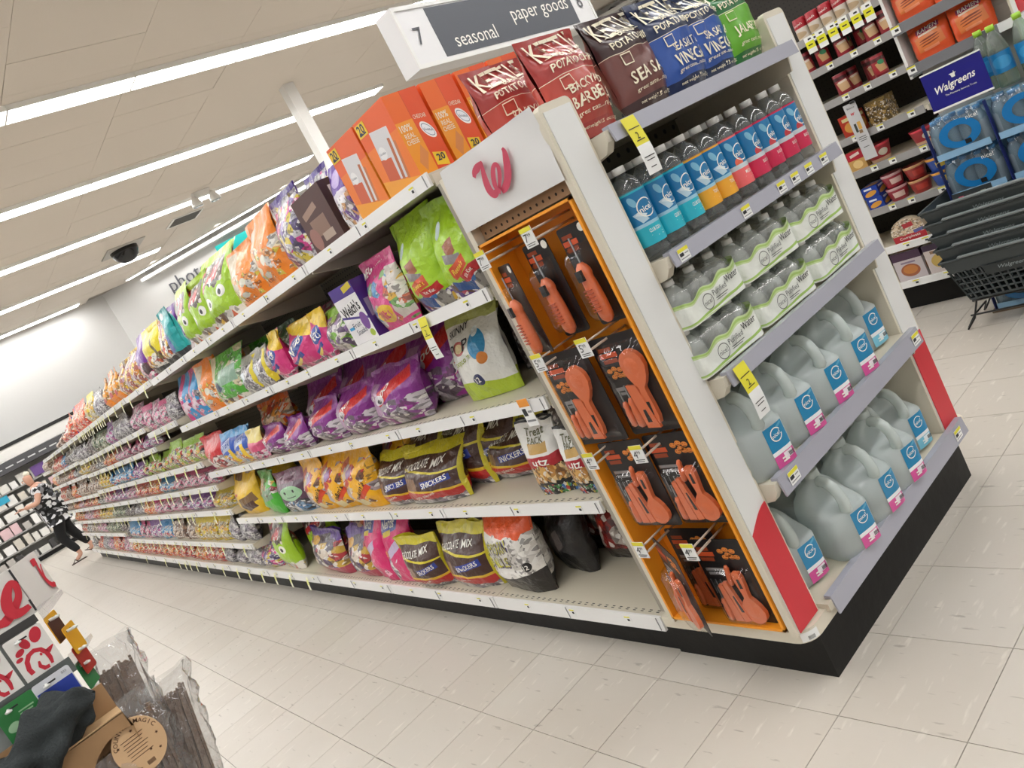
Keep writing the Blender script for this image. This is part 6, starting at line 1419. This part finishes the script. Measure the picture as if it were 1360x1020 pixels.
MB().box(CX1-.006, CX1, CYF+.02, CYF+.055, CZT-.1, CZT).build('side_panel', CBE, bxo)
bx('floor_panel', -1.75, -1.12, CYF, CYF+.25, CZB-.01, CZB, CB_, bxo); bx('stand', -1.72, -1.15, CYF+.02, CYF+.22, 0, CZB-.01, M('dark_fixture', '3a3633', .6), bxo)
BRM = M('broom_straw', '8d7462', .8, bump=.4, bscale=90, var=.4); BFILM = clear('broom_film', 'f6f6f6', .34, .10, 1.4, 26, milk=.10)
def broom(label, x, y, z0, z1, w, tilt, seed):
    t = thing('straw_broom', label, 'broom', (x, y, z0), 0, 'plastic-wrapped straw brooms'); h = z1-z0
    s = MB(); r = random.Random(seed)
    for k in range(110):
        a, b = r.uniform(-1, 1), r.uniform(-1, 1); top = r.uniform(.84, .91)
        s.tube([(a*w*.5, b*.035, 0), (a*w*.42+tilt*h*.5, b*.03, h*.5), (a*w*.33+tilt*h*top, b*.02, h*top)], .004, 4)
    s.build('straw', BRM, t)
    f = MB(); f.grid(lambda u, v: (tilt*h*v+w*.58*(1-.15*v)*math.cos(2*PI*u)+.022*noise.noise(Vector((u*11, v*11, seed))), .05*(1-.7*max(0, v-.7)/.3)*math.sin(2*PI*u)+.02*noise.noise(Vector((u*10, v*10, seed+5))), h*1.0*v-.002+.01*noise.noise(Vector((u*6, 0, seed)))*v), 40, 26, 0, closed_u=True); f.build('film', BFILM, t)
    return t
broom('plastic-wrapped dark straw broom at the right end of the carton', -1.335, .66, CZB, .905, .12, .26, 3)
broom('plastic-wrapped dark straw broom in the middle with round tag', -1.39, .61, CZB, .93, .13, .2, 5)
broom('plastic-wrapped straw broom seen through the carton cutout', -1.40, .565, CZB, .865, .08, .05, 8)
broom('plastic-wrapped broom with crumpled clear film top behind the carton', -1.36, .70, CZB, 1.03, .11, .16, 11)
t = thing('round_tag', 'round tan cardboard tag with printed border lettering hanging on the wrapped brooms', 'tag', (-1.324, .540, .846), 0)
o = MB(); n = 36; o.prism([(.05*math.cos(2*PI*k/n), .058*math.sin(2*PI*k/n)) for k in range(n)], -.001, .001); o.build('disc', M('tag_tan', 'd9b48a', .6), t)
TG2 = M('tag_brown_ink', '5a3a26', .6); q = MB()
for i, ch in enumerate('COUNTRY MAGIC'):
    a = math.radians(158-i*11.3); 
    if ch != ' ': word(q, ch, flat(-.0016), h=.0085, at=(.0425*math.cos(a), .0495*math.sin(a)), rot=math.degrees(a)-90, bold=.01)
for k in range(7): q.box(-.028+.003*(k % 2), .018-.004*(k % 3), -.0016, -.001, .022-.007*k, .0232-.007*k)
for k in range(8): q.box(-.006+.002*k, -.0048+.002*k, -.0016, -.001, -.047, -.038)
for x, z in ((-.035, .018), (.012, -.022), (.036, -.0), (-.02, -.043), (.028, -.03), (.0, .034)): q.prism([(x+.0035*(1 if k % 2 == 0 else .45)*math.sin(k*PI/5), z+.0035*(1 if k % 2 == 0 else .45)*math.cos(k*PI/5)) for k in range(10)], -.0016, -.001)
q.build('lettering', TG2, t)
# crumpled charcoal cloth over the carton
cl = MB()
def cloth(u, v):
    a = 2*PI*v; x = -1.66+.315*u; r = .052*(1-abs(2*u-1)**6)**.5*(1+.25*noise.noise(Vector((u*5, v*3, 1))))
    zz = .985-.09*(1-u)**1.2+.006*math.sin(u*9); fold = .010*math.sin(a*3+u*14)+.006*math.sin(a*7-u*22)+.014*noise.noise(Vector((u*8, math.cos(a)*2, math.sin(a)*2)))
    return (x+.01*math.cos(a*2), .555+(r*.75+fold)*math.cos(a)-.02, zz+(r+fold)*math.sin(a)*.95)
cl.grid(lambda u, v: cloth(u, 1-v if False else v), 48, 28)
tag(cl.build('folded_cloth', M('charcoal_knit', '34393a', .95, bump=.5, bscale=220, var=.3)), 'crumpled charcoal knit cloth lying on the brown carton', 'cloth')

# ------------------------------------------------------------------ shopper
def skin(name, verts, edges, radii, mat, parent=None, sub=2, root=0):
    me = bpy.data.meshes.new(name); me.from_pydata(verts, edges, []); me.materials.append(mat)
    o = bpy.data.objects.new(name, me); COL.objects.link(o)
    mod = o.modifiers.new('skin', 'SKIN'); mod.use_smooth_shade = True
    for i, r in enumerate(radii):
        s = me.skin_vertices[0].data[i]; s.radius = r if isinstance(r, tuple) else (r, r); s.use_root = (i == root)
    ss = o.modifiers.new('sub', 'SUBSURF'); ss.levels = ss.render_levels = sub
    dg = bpy.context.evaluated_depsgraph_get(); m2 = bpy.data.meshes.new_from_object(o.evaluated_get(dg)); bpy.data.objects.remove(o)
    m2.name = name; p = put(name, m2, parent); return p
SKIN = M('skin', 'c99a84', .5); HAIR = M('pale_hair', 'd9d2c0', .7, bump=.4, bscale=60)
def blouse_mat():
    m = bpy.data.materials.new('blouse_print'); m.use_nodes = True; nt = m.node_tree; N = nt.nodes; L = nt.links
    tc = N.new('ShaderNodeTexCoord'); v = N.new('ShaderNodeTexVoronoi'); v.inputs['Scale'].default_value = 19; L.new(tc.outputs['Object'], v.inputs['Vector'])
    r = N.new('ShaderNodeValToRGB'); r.color_ramp.interpolation = 'CONSTANT'; cs = ['141416', '141416', 'd8d8da', '3a3a3e', '8a8a8e']
    while len(r.color_ramp.elements) < 5: r.color_ramp.elements.new(.5)
    for i, c in enumerate(cs): r.color_ramp.elements[i].position = i/5; r.color_ramp.elements[i].color = lin(c)
    sc = N.new('ShaderNodeSeparateColor'); L.new(v.outputs['Color'], sc.inputs[0]); L.new(sc.outputs[0], r.inputs[0]); L.new(r.outputs[0], N['Principled BSDF'].inputs['Base Color']); N['Principled BSDF'].inputs['Roughness'].default_value = .8
    return m
pr = thing('person', 'shopper with short pale hair, black and white print top, black trousers and sandals, striding left', 'person', (-.07, 13.76, 0), 0)
# local frame: walking towards -X, slightly towards the camera
V = [(0, 0, .92), (-.01, 0, 1.10), (-.02, 0, 1.28), (-.03, 0, 1.38), (-.05, 0, 1.44), (-.075, -.02, 1.50),      # 0-5 pelvis..head base
     (-.075, -.03, 1.56), (-.07, -.025, 1.63),                                                        # 6,7 head
     (-.03, -.17, 1.36), (-.16, -.24, 1.15), (-.36, -.27, 1.17),                                           # 8-10 near arm out to the left
     (-.03, .17, 1.36), (.10, .22, 1.12), (.02, .22, .92),                                               # 11-13 far arm
     (-.0, -.09, .86), (-.14, -.09, .48), (-.02, -.09, .10), (-.14, -.1, .035),                             # 14-17 front leg
     (.0, .09, .86), (.06, .09, .48), (.20, .09, .13), (.13, .1, .04)]                                     # 18-21 back leg
E_ = [(0, 1), (1, 2), (2, 3), (3, 4), (4, 5), (5, 6), (6, 7), (3, 8), (8, 9), (9, 10), (3, 11), (11, 12), (12, 13), (0, 14), (14, 15), (15, 16), (16, 17), (0, 18), (18, 19), (19, 20), (20, 21)]
RD = [(.15, .17), (.14, .16), (.13, .16), (.10, .12), .055, .06, (.085, .078), (.07, .065), .06, .045, .034, .06, .045, .034, .095, .062, .04, (.03, .04), .095, .062, .04, (.03, .04)]
skin('body', V, E_, RD, SKIN, pr)
tv = [V[0], V[1], V[2], V[3], V[8], (-.10, -.21, 1.24), V[11], (.05, .20, 1.22), (0, 0, .82)]
skin('blouse', tv, [(8, 0), (0, 1), (1, 2), (2, 3), (3, 4), (4, 5), (3, 6), (6, 7)], [(.20, .23), (.19, .22), (.17, .20), (.12, .15), .09, .075, .09, .075, (.205, .235)], blouse_mat(), pr)
skin('trousers', [(0, 0, .9), V[14], V[15], (-.026, -.09, .15), V[18], V[19], (.185, .09, .17)], [(0, 1), (1, 2), (2, 3), (0, 4), (4, 5), (5, 6)], [(.15, .17), .115, .085, .062, .115, .085, .062], M('black_cloth', '121214', .85), pr)
hv = [(-.065, -.02, 1.60), (-.055, -.015, 1.655), (-.025, -.01, 1.60)]
skin('hair', hv, [(0, 1), (1, 2)], [(.07, .078), (.062, .066), (.072, .08)], HAIR, pr)
fc = MB()
for sy in (-.032, .028): fc.lathe([(.001, -.006), (.009, 0), (.001, .006)], 8, c=(-.152, -.03+sy, 1.565))
fc.build('eyes', M('dark_eye', '2a2422', .4), pr)
MB().lathe([(.012, 0), (.010, .02), (.004, .04)], 8, c=(-.162, -.032, 1.53)).build('nose', SKIN, pr); bx('mouth', -.158, -.148, -.052, -.012, 1.505, 1.512, M('lips', '9a5a54', .5), pr)
for j, (hx_, hy_, hz_, sg) in enumerate(((-.36, -.27, 1.17, 1), (.02, .22, .92, -1))):
    q = MB(); dx, dz = (-1, .1) if j == 0 else (-.1, -1)
    for k, L_ in enumerate((.07, .08, .085, .075)): q.tube([(hx_+dx*.03, hy_-.027+.018*k, hz_+dz*.03), (hx_+dx*(.06+L_*.5), hy_-.03+.02*k, hz_+dz*(.06+L_*.5)-.006), (hx_+dx*(.06+L_)-.006*(1-abs(dx)), hy_-.03+.02*k, hz_+dz*(.06+L_)-.016)], [.010, .009, .007], 6)
    q.tube([(hx_+dx*.02, hy_-.02, hz_+dz*.02+.01), (hx_+dx*.06, hy_-.05, hz_+dz*.06+.02), (hx_+dx*.09, hy_-.055, hz_+dz*.09+.02)], [.011, .010, .008], 6)
    q.grid(lambda u, v: (hx_+dx*(.075*v-.01)+.012*math.cos(2*PI*u)*(1-abs(dx)), hy_+.04*math.sin(2*PI*u)*(.75+.25*v), hz_+dz*(.075*v-.01)+.014*math.cos(2*PI*u)*abs(dx)), 10, 3, 0, closed_u=True); q.build('hand', SKIN, pr)
for (x, y, z, ry) in ((-.10, -.1, 0, 0), (.17, .1, .03, .5)):
    o = MB().prism([(-.13, 0), (-.12, .012), (.11, .014), (.12, 0)], -.045, .045); o = o.build('sandal_sole', M('sandal', '3a2a24', .6), pr, (x, y, z)); o.rotation_euler = (0, ry, 0)
    MB().tube([(-.02, -.045, .012), (-.05, 0, .06), (-.02, .045, .012)], .008, 5).tube([(-.05, 0, .055), (-.1, .0, .014)], .006, 5).build('strap', M('sandal'), o)
# striped tote carried on the far side
t = thing('tote_bag', 'striped soft bag hanging at the shopper\'s back hip', 'bag', (.2, 13.98, .72))
def stripes():
    m = bpy.data.materials.new('bag_stripes'); m.use_nodes = True; nt = m.node_tree; N = nt.nodes; L = nt.links
    tc = N.new('ShaderNodeTexCoord'); w = N.new('ShaderNodeTexWave'); w.bands_direction = 'Z'; w.inputs['Scale'].default_value = 9; L.new(tc.outputs['Object'], w.inputs['Vector'])
    r = N.new('ShaderNodeValToRGB'); r.color_ramp.interpolation = 'CONSTANT'; r.color_ramp.elements[0].color = lin('2a2624'); r.color_ramp.elements[1].position = .5; r.color_ramp.elements[1].color = lin('8a7468')
    L.new(w.outputs['Fac'], r.inputs[0]); L.new(r.outputs[0], N['Principled BSDF'].inputs['Base Color']); return m
MB().lathe([(.10, 0), (.15, .03), (.15, .34), (.12, .38)], 16).build('body', stripes(), t)
MB().tube([(-.1, 0, .37), (-.07, 0, .56), (.0, 0, .64), (.07, 0, .56), (.1, 0, .37)], .012, 6).build('strap', M('sandal'), t)
